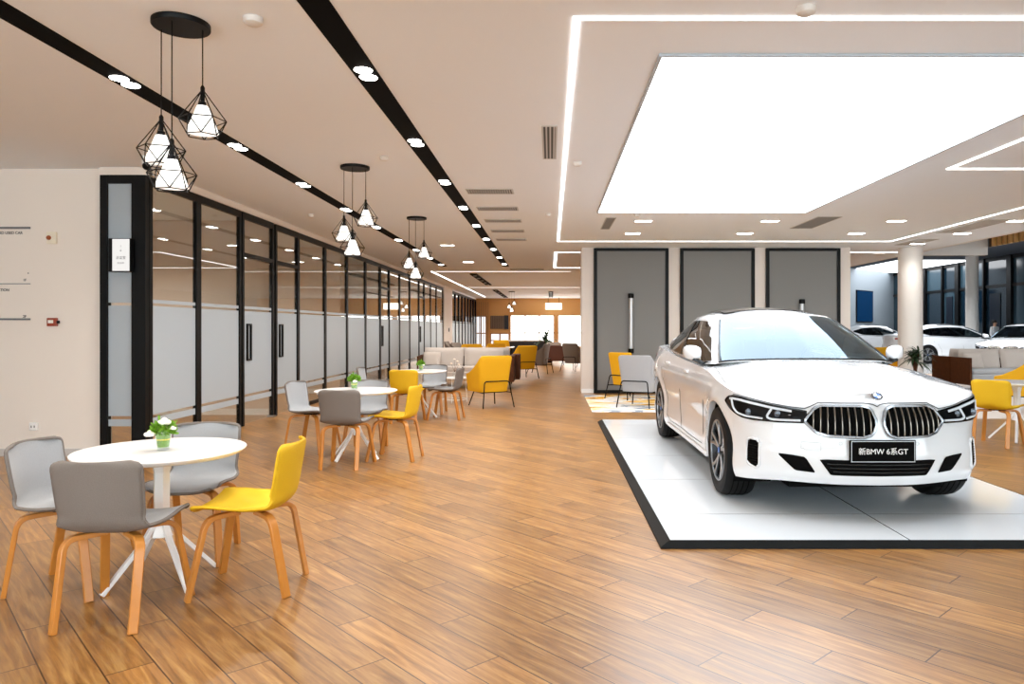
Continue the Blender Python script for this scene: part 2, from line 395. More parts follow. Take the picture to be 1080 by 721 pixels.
# far wall
amber_slat = stripes_material('amber_slats', (216, 150, 74), (168, 104, 44), 0.22, 0.3, 0, .5)
FW = 42.0
struct(MB().b2(-8.2, 8.3, FW, FW+.15, 0, CH).build('wall_back', mat('back_wood', (232, 180, 112), .5)), 'honey coloured timber end wall far down the showroom', 'wall')
def fwin(x0, x1, z0, z1, lb, s=2.2, col=(255, 252, 246), bars=1):
    e = empty('lit_window', lb, 'window', ((x0+x1)/2, FW-.001, z0), 0, 'lit windows in the timber end wall')
    w = (x1-x0)/2; h = z1-z0
    MB().b2(-w, w, -.03, -.001, 0, h).build('pane', emis('lit_pane_%.1f' % s, col, s), e)
    f = MB(); f.b2(-w-.04, -w, -.06, -.001, -.04, h+.04).b2(w, w+.04, -.06, -.001, -.04, h+.04).b2(-w, w, -.06, -.001, h, h+.04).b2(-w, w, -.06, -.001, -.04, 0)
    for k in range(1, bars+1): f.b2(-w+2*w*k/(bars+1)-.04, -w+2*w*k/(bars+1)+.04, -.05, -.03, 0, h)
    f.b2(-w, w, -.05, -.03, h*.42, h*.42+.06)
    f.build('frame', oak, e)
fwin(-4.35, -3.75, .35, 2.05, 'narrow pale lit window at far left of the timber end wall', .75, (225, 228, 232))
fwin(-3.45, -2.45, .35, 1.05, 'low pale lit window under the grey screen on end wall', .75, (225, 228, 232))
fwin(-2.3, .15, .35, 2.1, 'wide bright window on the end wall behind the brown armchair', 3.2, bars=2)
fwin(.45, 3.4, .35, 2.1, 'bright window at right end of the timber end wall', 3.2, bars=1)
e = empty('wall_screen', 'grey slatted screen with dark edge mounted on the timber end wall', 'screen', (-3.0, FW, 1.35))
MB().b2(-.5, .3, -.06, -.001, 0, .75).build('panel', stripes_material('taupe_slat', (130, 112, 96), (92, 78, 66), .1, .4), e)
MB().b2(.3, .55, -.07, -.001, -.02, .78).build('dark_edge', mat('slate', (38, 44, 54), .4), e)
f = MB()
for k in range(6): f.b2(-4.3+k*.13, -4.3+k*.13+.045, FW-.11, FW-.07, .3, 2.9)
tag(f.build('timber_screen', mat('pale_oak', (206, 160, 108), .5), loc=(0, 0, 0)), 'row of slim timber battens before the left of the end wall', 'screen')
e = empty('ceiling_sign', 'glowing white box sign hanging near the timber end wall', 'sign', (.15, 40.5, 2.44))
MB().b2(-.45, .45, -.05, .05, 0, .34).build('box', emis('box_sign', (255, 246, 226), 2.5), e)
for hx in (-.3, .3): MB().tube([(hx, 0, .34), (hx, 0, CH-2.441)], .01).build('hanger', black_metal, e)

# ---------------------------------------------------------------- right-hand hall
struct(MB().b2(8.3, 8.42, -4.2, 42.2, CH, 4.46).build('wall_bulkhead_side', white_paint))
struct(MB().b2(8.42, 10.3, 17.1, 17.25, CH, 4.46).build('wall_bulkhead', white_paint), 'white bulkhead dropping from the high ceiling beyond the column', 'wall')
f = MB()
for k in range(58): f.b2(0, .06, k*.2, k*.2+.09, 0, 1.0)
e = empty('slatted_fascia', 'honey timber slatted fascia high up at right edge', 'fascia', (10.2, 5.3, 3.28))
f.build('slats', mat('fascia_oak', (224, 178, 112), .5), e); MB().b2(.06, .14, 0, 11.7, 0, 1.1).build('backing', mat('fascia_dark', (70, 52, 36), .6), e)
struct(MB().b2(8.5, 19.3, 22, 41.9, 0.0, 0.006).build('floor_hall', mat('hall_tiles', (206, 204, 200), .12)), 'pale polished tiles of the far car hall', 'floor')
# column
def column(x, y, r, h, lb):
    o = MB().lathe([(r, 0), (r, h)], 40).build('round_column', mat('column_white', (228, 222, 216), .45), loc=(x, y, 0), smooth=40)
    return tag(o, lb, 'column')
column(7.73, 15.6, .245, CH-.001, 'round white column beside the potted plant and the walnut sofa')
column(18.0, 31.0, .25, 4.458, 'slimmer far round white column between the parked cars')
# hall 2 end wall (angled) + screen
dx, dy = 19.2-12.6, 40.6-34.2; ang = math.atan2(dy, dx); Lw = math.hypot(dx, dy)
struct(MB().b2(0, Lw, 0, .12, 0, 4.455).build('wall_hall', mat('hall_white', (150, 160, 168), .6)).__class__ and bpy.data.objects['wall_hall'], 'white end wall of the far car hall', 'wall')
wh = bpy.data.objects['wall_hall']; wh.location = (12.6, 34.2, 0); wh.rotation_euler = (0, 0, ang)
e = empty('wall_display', 'large dark blue display screen on the white wall of the far hall', 'screen', (12.6+math.cos(ang)*4.2, 34.2+math.sin(ang)*4.2, 1.7), ang)
MB().b2(-.02, 2.0, -.06, -.001, 0, 1.65).build('bezel', black_metal, e)
MB().b2(.02, 1.96, -.065, -.061, .04, 1.61).build('screen', mat('screen_blue', (8, 36, 64), .15, emit=((10, 50, 90), .25)), e)
struct(MB().b2(8.3, 19.4, 42.0, 42.15, 0, 4.46).build('wall_hall_end', mat('room_wall2', (206, 192, 182), .7)))
# curtain wall x=19.2
night = mat('night_glass', (22, 40, 52), .08, spec=.7)
lightglass = mat('reflection_tint_glass', (52, 74, 86), .15, spec=.6)  # paler panes: reflections put into the glass colour
yy = 24.0; i = 0
ys = [24.0, 26.2, 28.4, 30.1, 32.0, 34.0, 35.4, 37.0, 39.0, 40.6]
for a, b in zip(ys, ys[1:]):
    e = empty('curtain_wall_bay', f'dark blue glazed bay with black mullions in the far hall, {ORD[i]} from the right edge', 'glazing', (19.2, a, 0), 0, 'bays of the dark curtain wall'); i += 1
    L = b-a
    m = MB(); m.b2(-.12, .06, 0, .10 if i % 2 else .3, 0, 4.45).b2(-.06, .06, .1, L, 3.14, 3.26).b2(-.06, .06, .1, L, 0, .1).b2(-.06, .06, .1, L, 4.3, 4.45)
    m.build('mullion', black_metal, e)
    MB().b2(0, .02, .1, L, .1, 3.14).build('lower_pane', night if i % 3 else lightglass, e)
    MB().b2(0, .02, .1, L, 3.26, 4.3).build('upper_pane', lightglass if i % 2 else night, e)
    if i % 2 == 0: MB().b2(-.03, -.01, L*.45, L*.85, .9, 2.9).build('dark_blind', mat('blind', (6, 16, 30), .3), e)
struct(MB().b2(19.3, 19.4, -4.2, 42.2, 0, 4.46).build('wall_right', mat('wall_dark', (26, 34, 44), .6)))
# light panels of the hall
def panel(name, lb, x0, x1, y0, y1, z, s, col=(248, 251, 255)):
    e = empty(name, lb, 'ceiling light', ((x0+x1)/2, (y0+y1)/2, z))
    w, d = (x1-x0)/2, (y1-y0)/2
    MB().b2(-w, w, -d, d, -.012, -.004).build('diffuser', emis('panel_%.2f' % s, col, s), e)
    f = MB(); t = .02
    f.b2(-w-t, -w, -d-t, d+t, -.02, -.001).b2(w, w+t, -d-t, d+t, -.02, -.001).b2(-w, w, -d-t, -d, -.02, -.001).b2(-w, w, d, d+t, -.02, -.001)
    f.build('trim', mat('panel_trim', (170, 176, 182), .5), e)
    return e
panel('light_panel', 'huge glowing white rectangular ceiling light above the display car', .70, 3.77, 4.57, 10.73, CH, P_MAIN)
panel('light_panel', 'distant white ceiling light panel over the far car hall', 15.6, 19.0, 32.5, 40.0, 4.46, 2.4)
# LED lines
led = emis('led_line', (255, 252, 248), LED_S)
led_dim = emis('led_dim', (255, 248, 240), .9)
def ledrect(lb, segs, led=led):
    e = empty('led_strip', lb, 'light strip', (segs[0][0], segs[0][2], CH))
    m = MB(); ox, oy = segs[0][0], segs[0][2]
    for x0, x1, y0, y1 in segs: m.b2(x0-ox, x1-ox, y0-oy, y1-oy, -.010, -.001)
    m.build('diffuser', led, e)
ledrect('thin white LED line outlining the big ceiling light and continuing right', [(.125, .160, 4.01, 14.4), (.16, 6.75, 4.01, 4.045), (.16, 6.715, 14.365, 14.4), (6.715, 6.75, 4.045, 14.4)])
ledrect('short white LED angle in the ceiling at the right edge', [(4.28, 8.2, 7.82, 7.855), (4.28, 4.315, 4.6, 7.82)])
ledrect('white LED line over the passage, left of the feature wall', [(.08, .14, 16.4, 20.7), (.14, 8.2, 16.4, 16.46), (.14, 4.0, 20.64, 20.7)])
ledrect('white LED line near the glazed wall far down the ceiling', [(-3.65, -3.59, 22, 30)])
ledrect('faint cove line crossing the ceiling beyond the black channels', [(-3.5, .6, 22, 22.05)], led_dim)
ledrect('farthest white LED line near the glazed wall', [(-3.65, -3.59, 30.6, 40)])
ledrect('faint cove line crossing the ceiling nearer the timber end wall', [(-3.5, 3, 30.6, 30.66)], led_dim)

# black ceiling channels with twin downlights
def lamp(x, y, z, power, col, size=.1, ang=120, shape='SPOT', name='spot'):
    l = bpy.data.lights.new(name, shape); l.energy = power; l.color = col
    if shape == 'SPOT': l.spot_size = math.radians(ang); l.spot_blend = .7; l.shadow_soft_size = size
    o = bpy.data.objects.new(name, l); COL.objects.link(o); o.location = (x, y, z); return o
WARM = (1.0, .94, .87); NEUT = (1.0, .98, .95)
for x, lb in ((-2.97, 'left'), (-1.25, 'right')):
    struct(MB().b2(-.085, .085, -6, 20.2, -.006, -.0005).build('trim_channel', black_matte, loc=(x, 0, CH)), f'long black recessed ceiling channel, {lb} of the two', 'ceiling channel')
disc_m = emis('downlight_disc', (255, 250, 240), 9)
proto = None
def twin(x, y, lb, group, warm=True, power=None, lights=True):
    global proto
    if proto is None:
        e = empty('twin_downlight', lb, 'downlight', (x, y, CH), 0, group)
        for s in (-1, 1):
            MB().lathe([(.058, -.012), (.062, -.004), (.062, -.002)], 20, (0, s*.07, 0)).build('lamp', disc_m, e, smooth=40)
        MB().b2(-.075, .075, -.145, .145, -.0065, -.003).build('plate', black_matte, e)
        proto = e
    else: copy_thing(proto, lb, (x, y, CH), 0, group)
    if lights: lamp(x, y, CH-.05, power or SPOT_W, WARM if warm else NEUT, .08, 150, name='downlight_lamp')
for x, lb, g in ((-2.97, 'left', 'downlights in the left black channel'), (-1.25, 'right', 'downlights in the right black channel')):
    y0 = 5.06 if lb == 'left' else 4.9
    for k in range(9 if lb == 'left' else 9):
        y = y0+1.82*k
        if y > 20: break
        twin(x, y, f'bright twin spotlight in the {lb} black ceiling channel, {ORD[k]} visible from the camera', g)
    for k in range(1, 5): lamp(x, y0-1.82*k, CH-.05, SPOT_W, WARM, .08, 150, name='downlight_lamp')
def pill(x, y, lb):
    e = empty('downlight', lb, 'downlight', (x, y, CH), 0, 'recessed downlights in the white ceiling')
    MB().b2(-.13, .13, -.06, .06, -.008, -.001).build('lamp', disc_m, e, bevel=.003)
    MB().b2(-.15, .15, -.08, .08, -.004, -.0005).build('rim', white_lacquer, e)
    lamp(x, y, CH-.05, SPOT_W*.5, NEUT, .08, 150, name='downlight_lamp')
k = 0
for y, row in ((11.67, 'nearer'), (13.2, 'farther')):
    for x, c in ((1.49, 'first'), (3.53, 'second'), (5.56, 'third'), (7.48, 'fourth')):
        pill(x, y, f'small recessed ceiling downlight behind the light panel, {row} row, {c} from the left')
for y, c in ((14.8, 'before the white column'), (16.5, 'just left of the white column top')): pill(7.48, y, f'small recessed ceiling downlight {c}')
for y, c in ((15.1, 'between the two black channels'), (18.9, 'between the black channels near their far end')): pill(-2.15, y, f'small recessed ceiling downlight {c}')
for (x, y0, y1, c) in ((-2.45, 22.9, 28.7, 'short black ceiling track beyond the end of the long channels'), (-2.5, 32.5, 40.5, 'farthest short black ceiling track before the end wall'), (0.0, 34, 40, 'dark slot in the ceiling left of the feature wall')):
    e = empty('ceiling_track', c, 'ceiling track', (x, y0, CH))
    MB().b2(-.11, .11, 0, y1-y0, -.03, -.001).build('rail', black_matte, e)
    m = MB()
    for q in range(5): m.lathe([(.06, -.045), (.06, -.03)], 12, (0, .5+q*(y1-y0-1)/4, 0))
    m.build('lens', mat('dull_lens', (180, 180, 176), .3), e)
for y in (24, 28, 33, 38):
    for x in (-2.2, 1.6): lamp(x, y, CH-.06, SPOT_W*4, WARM, .08, 150, name='passage_fill')  # fill spots without fixtures, brightening the far passage and its ceiling
for y, x in ((9.7, -6.2), (13.5, -6.2), (22.3, -6.2), (27.0, -6.2)): lamp(x, y, CH-.06, ROOM_W, (1, .86, .72), .1, 150, name='room_lamp')
for y in (14, 20, 25, 29): lamp(14.5, y, 4.3, 270, (.9, .95, 1), .3, 150, name='hall_fill')  # fill spots without fixtures, added to brighten the far hall
for x, y in ((11.5, 4), (11.5, 9), (10.8, 12.5), (10.8, 20)): lamp(x, y, 4.3, 130, NEUT, .3, 150, name='hall_fill')  # more added fill, for the right-hand sofas and hall edge
for x in (12.0, 16.5): lamp(x, 22.5, 4.3, 420, (.95, .98, 1), .3, 160, name='hall_fill')  # row of added fill spots for the sides of the parked cars

# vents
vm = stripes_material('vent_slats_y', (34, 34, 36), (190, 188, 186), .034, .42, 0, .5)
vm2 = stripes_material('vent_slats_x', (34, 34, 36), (190, 188, 186), .030, .45, 0, .5)
def vent(x0, x1, y0, y1, lb, m=vm, rim=(190, 188, 186)):
    e = empty('air_vent', lb, 'air vent', ((x0+x1)/2, (y0+y1)/2, CH), 0, 'ceiling air vents')
    w, d = (x1-x0)/2, (y1-y0)/2
    MB().b2(-w+.015, w-.015, -d+.015, d-.015, -.006, -.001).build('grille', m, e)
    MB().b2(-w, w, -d, -d+.015, -.009, -.001).b2(-w, w, d-.015, d, -.009, -.001).b2(-w, -w+.015, -d+.015, d-.015, -.009, -.001).b2(w-.015, w, -d+.015, d-.015, -.009, -.001).build('rim', mat('vent_rim', rim, .5), e)
vent(-.08, .055, 6.17, 7.37, 'long grey slatted air vent just left of the LED line')
for k, y in enumerate((9.13, 10.45, 11.63, 12.85, 14.1)):
    vent(-1.06, -.47, y-.16, y+.16, f'grey slatted ceiling air vent right of the black channel, {ORD[k]} of five from the camera', vm2)
vg = mat('vent_grey', (128, 128, 128), .6)
vent(.86, 1.02, 11.3, 12.6, 'small dark air vent below the left corner of light panel', vg)
vent(4.12, 4.5, 11.2, 12.5, 'grey air vent behind the right corner of the light panel', vg)
vent(4.75, 5.2, 6.3, 7.2, 'grey air vent inside the LED angle at the right edge', vg)
vent(6.95, 7.35, 11.5, 13.1, 'pale grey air vent right of the LED line corner', mat('vent_pale', (176, 170, 164), .6))
vent(7.1, 7.5, 14.0, 15.0, 'pale grey air vent above the white column', mat('vent_pale', (176, 170, 164), .6))
vent(-1.2, -.2, 21, 21.4, 'distant ceiling vent beyond the black channels', vg)
# small ceiling devices
def device(x, y, lb, r=.055):
    o = MB().lathe([(r*.6, -.04), (r*.9, -.03), (r, -.012), (r, -.0005)], 24).build('smoke_detector', mat('device_white', (214, 208, 202), .5), loc=(x, y, CH), smooth=40)
    tag(o, lb, 'detector', 'ceiling detectors')
def at_ceiling(px, py): D = 765*(CH-1.385)/(346-py); return ((px-581)/765*D, D)
for (px, py, lb) in ((267, 19, 'round smoke detector right of the nearest pendant canopy'), (850, 8, 'round smoke detector near the top edge above the LED line'), (405, 165, 'small smoke detector between the two black channels'), (328, 226, 'small round detector above the glazed wall'), (578, 225, 'small round detector left of the LED line, near vents'), (609, 171, 'tiny sprinkler rose between the LED line and light panel'), (672, 226, 'tiny sprinkler rose behind the light panel')):
    x, y = at_ceiling(px, py); device(x, y, lb, .055 if py < 100 else .045)
# dome camera at glass corner
e = empty('dome_camera', 'small white camera with dark round lens under the ceiling at the glass corner', 'camera', (-4.05, 7.3, CH))
MB().lathe([(.055, -.10), (.06, -.08), (.06, -.0005)], 20).build('housing', white_lacquer, e, smooth=40)
MB().sphere((0, -.03, -.10), .042, 14, 10).build('lens', black_metal, e, smooth=60)

# ---------------------------------------------------------------- left wall fittings
WL = 7.85
ink = mat('sign_ink', (30, 30, 32), .6)
steel = mat('sign_steel', (120, 122, 126), .4, metal=.6)
def wp(px, py): return ((px-581)/765*WL, 1.385-(py-346)/765*WL)
e = empty('directory_sign', 'wall directory with grey rules and small black lettering on the left wall', 'sign', (-5.63, WL, 1.0))
for py, t in ((240.3, .022), (299.2, .008), (336.5, .020)):
    x, z = wp(32, py); MB().b2(-2.2, 0, -.014, -.001, z-1.0-t/2, z-1.0+t/2).build('rule', steel, e)
for tx, px, py, sz in (('CERTIFIED USED CAR', 24, 245.6, .030), ('INFORMATION', 10, 305.8, .030), ('1F', 28, 295.3, .028), ('2F', 28, 333.7, .030)):
    x, z = wp(px, py); text('lettering', tx, sz*1.35, ink, e, (x+5.63, -.002, z-1.0), align='RIGHT', ext=.001, bold=.0006)
x, z = wp(30, 288); MB().lathe([(.006, -.006), (.006, -.001)], 10, (x+5.63, 0, z-1.0), 'y').build('dot', ink, e)
def wallbox(name, lb, cat, px, py, w, h, m, extra):
    x, z = wp(px, py); e = empty(name, lb, cat, (x, WL, z)); MB().b2(-w/2, w/2, -.035, -.001, -h/2, h/2).build('body', m, e, bevel=.006); extra(e)
wallbox('alarm_sounder', 'white fire alarm sounder with amber lens on the left wall', 'alarm', 56, 251, .10, .13, mat('alarm_white', (238, 228, 208), .4), lambda e: MB().sphere((-.02, -.04, 0), .025, 12, 8).build('lens', mat('alarm_amber', (150, 70, 24), .3), e, smooth=60))
wallbox('call_point', 'small red-brown fire call point on the left wall', 'alarm', 56.5, 339.5, .105, .09, mat('call_red', (150, 56, 26), .4), lambda e: (MB().b2(-.035, .02, -.038, -.035, -.012, .022).build('label_plate', petal, e), MB().b2(.052, .075, -.03, -.01, -.015, .015).build('key_tag', black_metal, e)))
wallbox('wall_socket', 'white double wall socket low on the left wall', 'socket', 37, 449.3, .085, .085, white_lacquer, lambda e: MB().b2(-.02, -.012, -.037, -.035, -.012, .012).b2(.012, .02, -.037, -.035, -.012, .012).build('slots', black_matte, e))
# ================================================================ pendant clusters
lit_shade = mat('lit_shade', (250, 250, 250), .5, emit=((255, 252, 246), .42))
def pendant_cluster(lb, x, y):
    e = empty('pendant_lamp', lb, 'pendant lamp', (x, y, CH), 0, 'triple cage pendant lamps')
    MB().lathe([(.15, -.03), (.153, -.026), (.153, -.0005)], 40).build('canopy', black_metal, e, smooth=40)
    for (ox, oy, az) in ((-.123, .02, 2.575), (.107, .03, 2.745), (.0, -.10, 2.41)):
        top = az-CH
        c = MB().tube([(ox, oy, -.03), (ox, oy, top)], .0035, 6).build('cord', black_metal, e)
        MB().lathe([(.006, top+.02), (.012, top+.01), (.012, top-.07), (.02, top-.075), (.02, top-.10)], 14, (ox, oy, 0)).build('socket', black_metal, e, smooth=40)
        # cage: apex, hexagon shoulder, bottom ring
        m = MB(); N6 = 6; rr, rb = .125, .088; zs, zb = top-.175, top-.265; a0 = .35
        S = [(ox+rr*math.cos(a0+2*PI*k/N6), oy+rr*math.sin(a0+2*PI*k/N6), zs) for k in range(N6)]
        B = [(ox+rb*math.cos(a0+PI/6+2*PI*k/N6), oy+rb*math.sin(a0+PI/6+2*PI*k/N6), zb) for k in range(N6)]
        A = (ox, oy, top)
        for k in range(N6):
            for p, q in ((A, S[k]), (S[k], S[(k+1) % N6]), (S[k], B[k]), (S[(k+1) % N6], B[k]), (B[k], B[(k+1) % N6])): m.tube([p, q], .0032, 5)
        m.build('wire_cage', black_metal, e)
        sh = [(.030, top-.10), (.032, top-.102), (.085, top-.245), (.083, top-.25), (.0, top-.25)]
        MB().lathe(sh, 6 if False else 24, (ox, oy, 0), cap=False).build('shade', lit_shade, e, smooth=40)
        MB().lathe([(.0005, top-.0985), (.030, top-.0985)], 24, (ox, oy, 0), cap=False).build('shade_top', lit_shade, e)
    return e
pc = pendant_cluster('black cage pendant cluster of three lit lamps, nearest, above first table', -2.09, 4.1)
copy_thing(pc, 'black cage pendant cluster of three lit lamps above the second round table', (-2.09, 7.74, CH))
copy_thing(pc, 'black cage pendant cluster of three lit lamps above the third round table', (-2.09, 11.3, CH))
copy_thing(pc, 'tiny distant pendant cluster of three lamps near the timber end wall', (-1.83, 34.0, CH))
for y in (4.1, 7.74, 11.3): lamp(-2.09, y, 2.05, 10, (1, .93, .84), .1, 160, name='pendant_bulb')

# ================================================================ tables
def round_table(lb, x, y, cat='table', rz=0.25, R=.43):
    e = empty('round_table', lb, cat, (x, y, 0), rz, 'white round cafe tables')
    MB().lathe([(R-.03, .695), (R-.004, .712), (R, .716), (R, .722), (R-.004, .725), (0.001, .725)], 64, cap=False).build('tabletop', white_lacquer, e, smooth=35)
    MB().lathe([(0.001, .694), (R-.03, .694)], 64, cap=False).build('underside', mat('table_under', (196, 176, 150), .5), e)
    MB().lathe([(.06, .25), (.043, .30), (.043, .60), (.065, .69)], 6, cap=True).build('stem', white_lacquer, e, bevel=.003)
    for k in range(4):
        a = PI/4+k*PI/2; c, s = math.cos(a), math.sin(a)
        MB().bar([(c*.03, s*.03, .34), (c*.09, s*.09, .24), (c*.30, s*.30, .008)], .03, .022).build('leg', white_lacquer, e, bevel=.003)
    return e
t1 = round_table('white round cafe table with flowers, nearest the camera on the left', -2.13, 3.97, rz=.13)
copy_thing(t1, 'white round cafe table, second in the row along the glass wall', (-2.08, 7.75, 0), .3)
copy_thing(t1, 'white round cafe table, third in the row, beside the sofas', (-2.05, 11.3, 0), .5)
copy_thing(t1, 'white round cafe table at right edge beside the grey sofa', (5.75, 8.95, 0), .2)

# ================================================================ shell chairs
PROF = [(.245, .435), (.215, .452), (.13, .452), (.02, .442), (-.09, .440), (-.165, .452), (-.212, .495), (-.232, .56), (-.247, .65), (-.262, .735), (-.268, .775)]
def shell_fn(u, v):
    """u across -1..1, v along profile"""
    t = v*(len(PROF)-1); y, z = cr(PROF, t)
    W = lin([(0, .212), (.1, .215), (.35, .222), (.5, .205), (.62, .190), (.8, .200), (.9, .202), (1.0, .202)], v)
    if v > .9: W -= .05*(1-math.sqrt(max(0, 1-((v-.9)/.1)**2)))
    if v < .1: W -= .03*(1-math.sqrt(max(0, 1-((.1-v)/.1)**2)))
    s = u*2-1
    # superellipse corner rounding at both ends
    x = s*W
    e = abs(s)
    back = max(0, min(1, (v-.45)/.2)); seat = 1-back
    z += seat*(.028*e**3 - .004)
    y += back*(.055*e**2.2)
    if v < .1: y -= (.1-v)/.1*.02*e**4
    return (x, y, z)
def chair_legs(e, m):
    for sx in (-1, 1):
        for sy in (-1, 1):
            top = (sx*.05, sy*.045, .412); knee = (sx*.175, sy*.165, .408); foot = (sx*(.222 if sy > 0 else .178), sy*.24, .0)
            P = roundpath([top, knee, foot], .06, 7)
            mb = MB(); mb.sweep(P, [(-.021, -.0125), (.021, -.0125), (.021, .0125), (-.021, .0125)], up=(sx*.4, sy*.4, 1))
            mb.build('leg', m, e, bevel=.004, smooth=35)
def shell_chair(lb, m, loc, rz, group):
    e = empty('shell_chair', lb, 'chair', loc, rz, group)
    sh = MB().grid(lambda u, v: shell_fn(u, v if v < .9 else .9+.1*math.sin((v-.9)/.1*PI/2)), 22, 60).build('seat_shell', shaded_outer_grey if m == grey_fabric else shaded_outer_yellow, e, smooth=60, solid=.017, offset=0)
    sh.data.materials.append(m); sh.modifiers['s'].material_offset = 1  # inner side keeps the plain fabric, outer side the shade-darkened colour
    MB().b2(-.085, .085, -.085, .085, .417, .432).build('mount_plate', black_metal, e, bevel=.003)
    chair_legs(e, oak)
    # welt seam around the shell edge
    N = 30; pts = [shell_fn(i/N, 1) for i in range(N+1)]+[shell_fn(1, 1-i/40) for i in range(1, 41)]+[shell_fn(1-i/N, 0) for i in range(1, N+1)]+[shell_fn(0, i/40) for i in range(1, 40)]
    MB().tube(pts, .0095, 6, True).build('piping', shaded_outer_grey if m == grey_fabric else shaded_outer_yellow, e, smooth=60)
    return e
def rotf(dx, dy): return math.atan2(dy, dx)-PI/2      # local +Y is the facing direction
gp = 'cafe chairs round the tables'
gc = shell_chair('grey shell chair with oak legs, back to camera at nearest table', grey_fabric, (-2.08, 3.52, 0), rotf(-.03, 1), gp)
yc = shell_chair('bright yellow shell chair with oak legs at nearest table', yellow_fabric, (-1.61, 3.90, 0), rotf(-1, -.05), gp)
G = lambda lb, x, y, dx, dy: copy_thing(gc, lb, (x, y, 0), rotf(dx, dy))
Y = lambda lb, x, y, dx, dy: copy_thing(yc, lb, (x, y, 0), rotf(dx, dy))
G('grey shell chair at left side of the nearest table, by left edge', -2.57, 3.90, 1, -.03)
G('grey shell chair tucked behind the nearest round table, facing the camera', -2.17, 4.42, .12, -1)
G('grey shell chair back to camera at the second round table', -2.06, 7.30, .05, 1)
Y('yellow shell chair at right side of the second round table', -1.65, 7.72, -1, .12)
G('grey shell chair left of the second round table, near the glass door', -2.70, 8.2, 1, -.25)
G('grey shell chair behind the second round table, facing the camera', -2.10, 8.28, .05, -1)
Y('yellow shell chair back to camera at the third round table', -2.13, 10.72, .03, 1)
G('grey shell chair at right side of the third table, by the yellow lounge chair', -1.60, 11.1, -1, .1)
G('grey shell chair behind the third round table, facing the camera', -1.95, 11.9, -.1, -1)
G('grey shell chair left of the third table, against the glazing', -2.72, 11.2, 1, 0)
Y('yellow shell chair at right edge, back to camera beside car headlight', 5.30, 8.62, .75, .66)

# ================================================================ flowers
def leafy(mb, c, R, n, size, flat=.8, seed=1):
    rnd = random.Random(seed)
    for k in range(n):
        a = rnd.uniform(0, 2*PI); ph = math.acos(rnd.uniform(-.35, 1)); r = R*rnd.uniform(.55, 1.0)
        p = Vector((c[0]+r*math.sin(ph)*math.cos(a), c[1]+r*math.sin(ph)*math.sin(a), c[2]+r*math.cos(ph)*flat))
        d = (p-Vector(c)).normalized()+Vector((rnd.uniform(-.6, .6), rnd.uniform(-.6, .6), rnd.uniform(-.4, .6))); d.normalize()
        s = d.cross(Vector((rnd.uniform(-1, 1), rnd.uniform(-1, 1), rnd.uniform(-1, 1)))); s.normalize()
        L = size*rnd.uniform(.7, 1.3); w = L*.32; b0 = len(mb.v); nrm = d.cross(s)
        q = [p, p+d*L*.35+s*w+nrm*L*.06, p+d*L*.75+s*w*.8, p+d*L+nrm*-L*.1, p+d*L*.75-s*w*.8, p+d*L*.35-s*w+nrm*L*.06]
        mb.v += [tuple(x) for x in q]; mb.f += [(b0, b0+1, b0+2), (b0, b0+2, b0+3), (b0, b0+3, b0+4), (b0, b0+4, b0+5)]
def rose(mb, c, r):
    for k in range(5):
        a = k*2*PI/5; mb.sphere((c[0]+math.cos(a)*r*.45, c[1]+math.sin(a)*r*.45, c[2]), r*.68, 9, 6, (1, 1, .7))
    mb.sphere((c[0], c[1], c[2]+r*.35), r*.5, 9, 6)
def bouquet(lb, x, y, z, k=1.0, seed=1, group='flower glasses on the cafe tables', fl=((-.055, -.045, .100, .028), (.012, -.01, .165, .034), (.062, -.01, .130, .018))):
    e = empty('flower_glass', lb, 'flowers', (x, y, z), seed*.7 if seed > 1 else 0, group)
    n = 5
    MB().lathe([(.001, .002), (.034*k, .002), (.036*k, .006), (.048*k, .115*k), (.0455*k, .115*k), (.033*k, .012), (.001, .012)], 28, cap=False).build('glass', table_glass, e, smooth=40)
    m = MB(); m.lathe([(.001, .02*k), (.030*k, .02*k), (.040*k, .09*k), (.03*k, .12*k), (.001, .13*k)], 14, cap=False); leafy(m, (0, 0, .118*k), .060*k, 340, .024*k, .8, seed)
    m.tube([(-.02*k, 0, .12*k), (-.026*k, 0, .205*k)], .007*k, 6); m.tube([(.04*k, 0, .12*k), (.075*k, .01, .175*k)], .003*k, 5)
    m.build('foliage', leaf_green, e)
    m = MB(); m.lathe([(.036*k, .06*k), (.0375*k, .068*k)], 16, cap=False); m.build('ribbon', mat('ribbon_yellow', (220, 190, 10), .5), e, solid=.001)
    for a, b, c, r in fl:
        q = MB(); rose(q, (a*k, b*k, c*k), r*k); q.build('flower', petal, e, smooth=60)
    return e
bouquet('tumbler of green foliage and white roses on the nearest table', -2.10, 3.93, .725, .92, 1)
bouquet('small glass of green foliage and white flowers on second table', -2.11, 7.78, .725, .95, 2, fl=((-.05, -.03, .10, .024), (.02, -.03, .12, .024), (.04, .02, .15, .018)))
bouquet('small glass of green foliage on the third round table', -2.02, 11.28, .725, .9, 3, fl=((-.04, -.03, .10, .022), (.03, .02, .16, .012)))

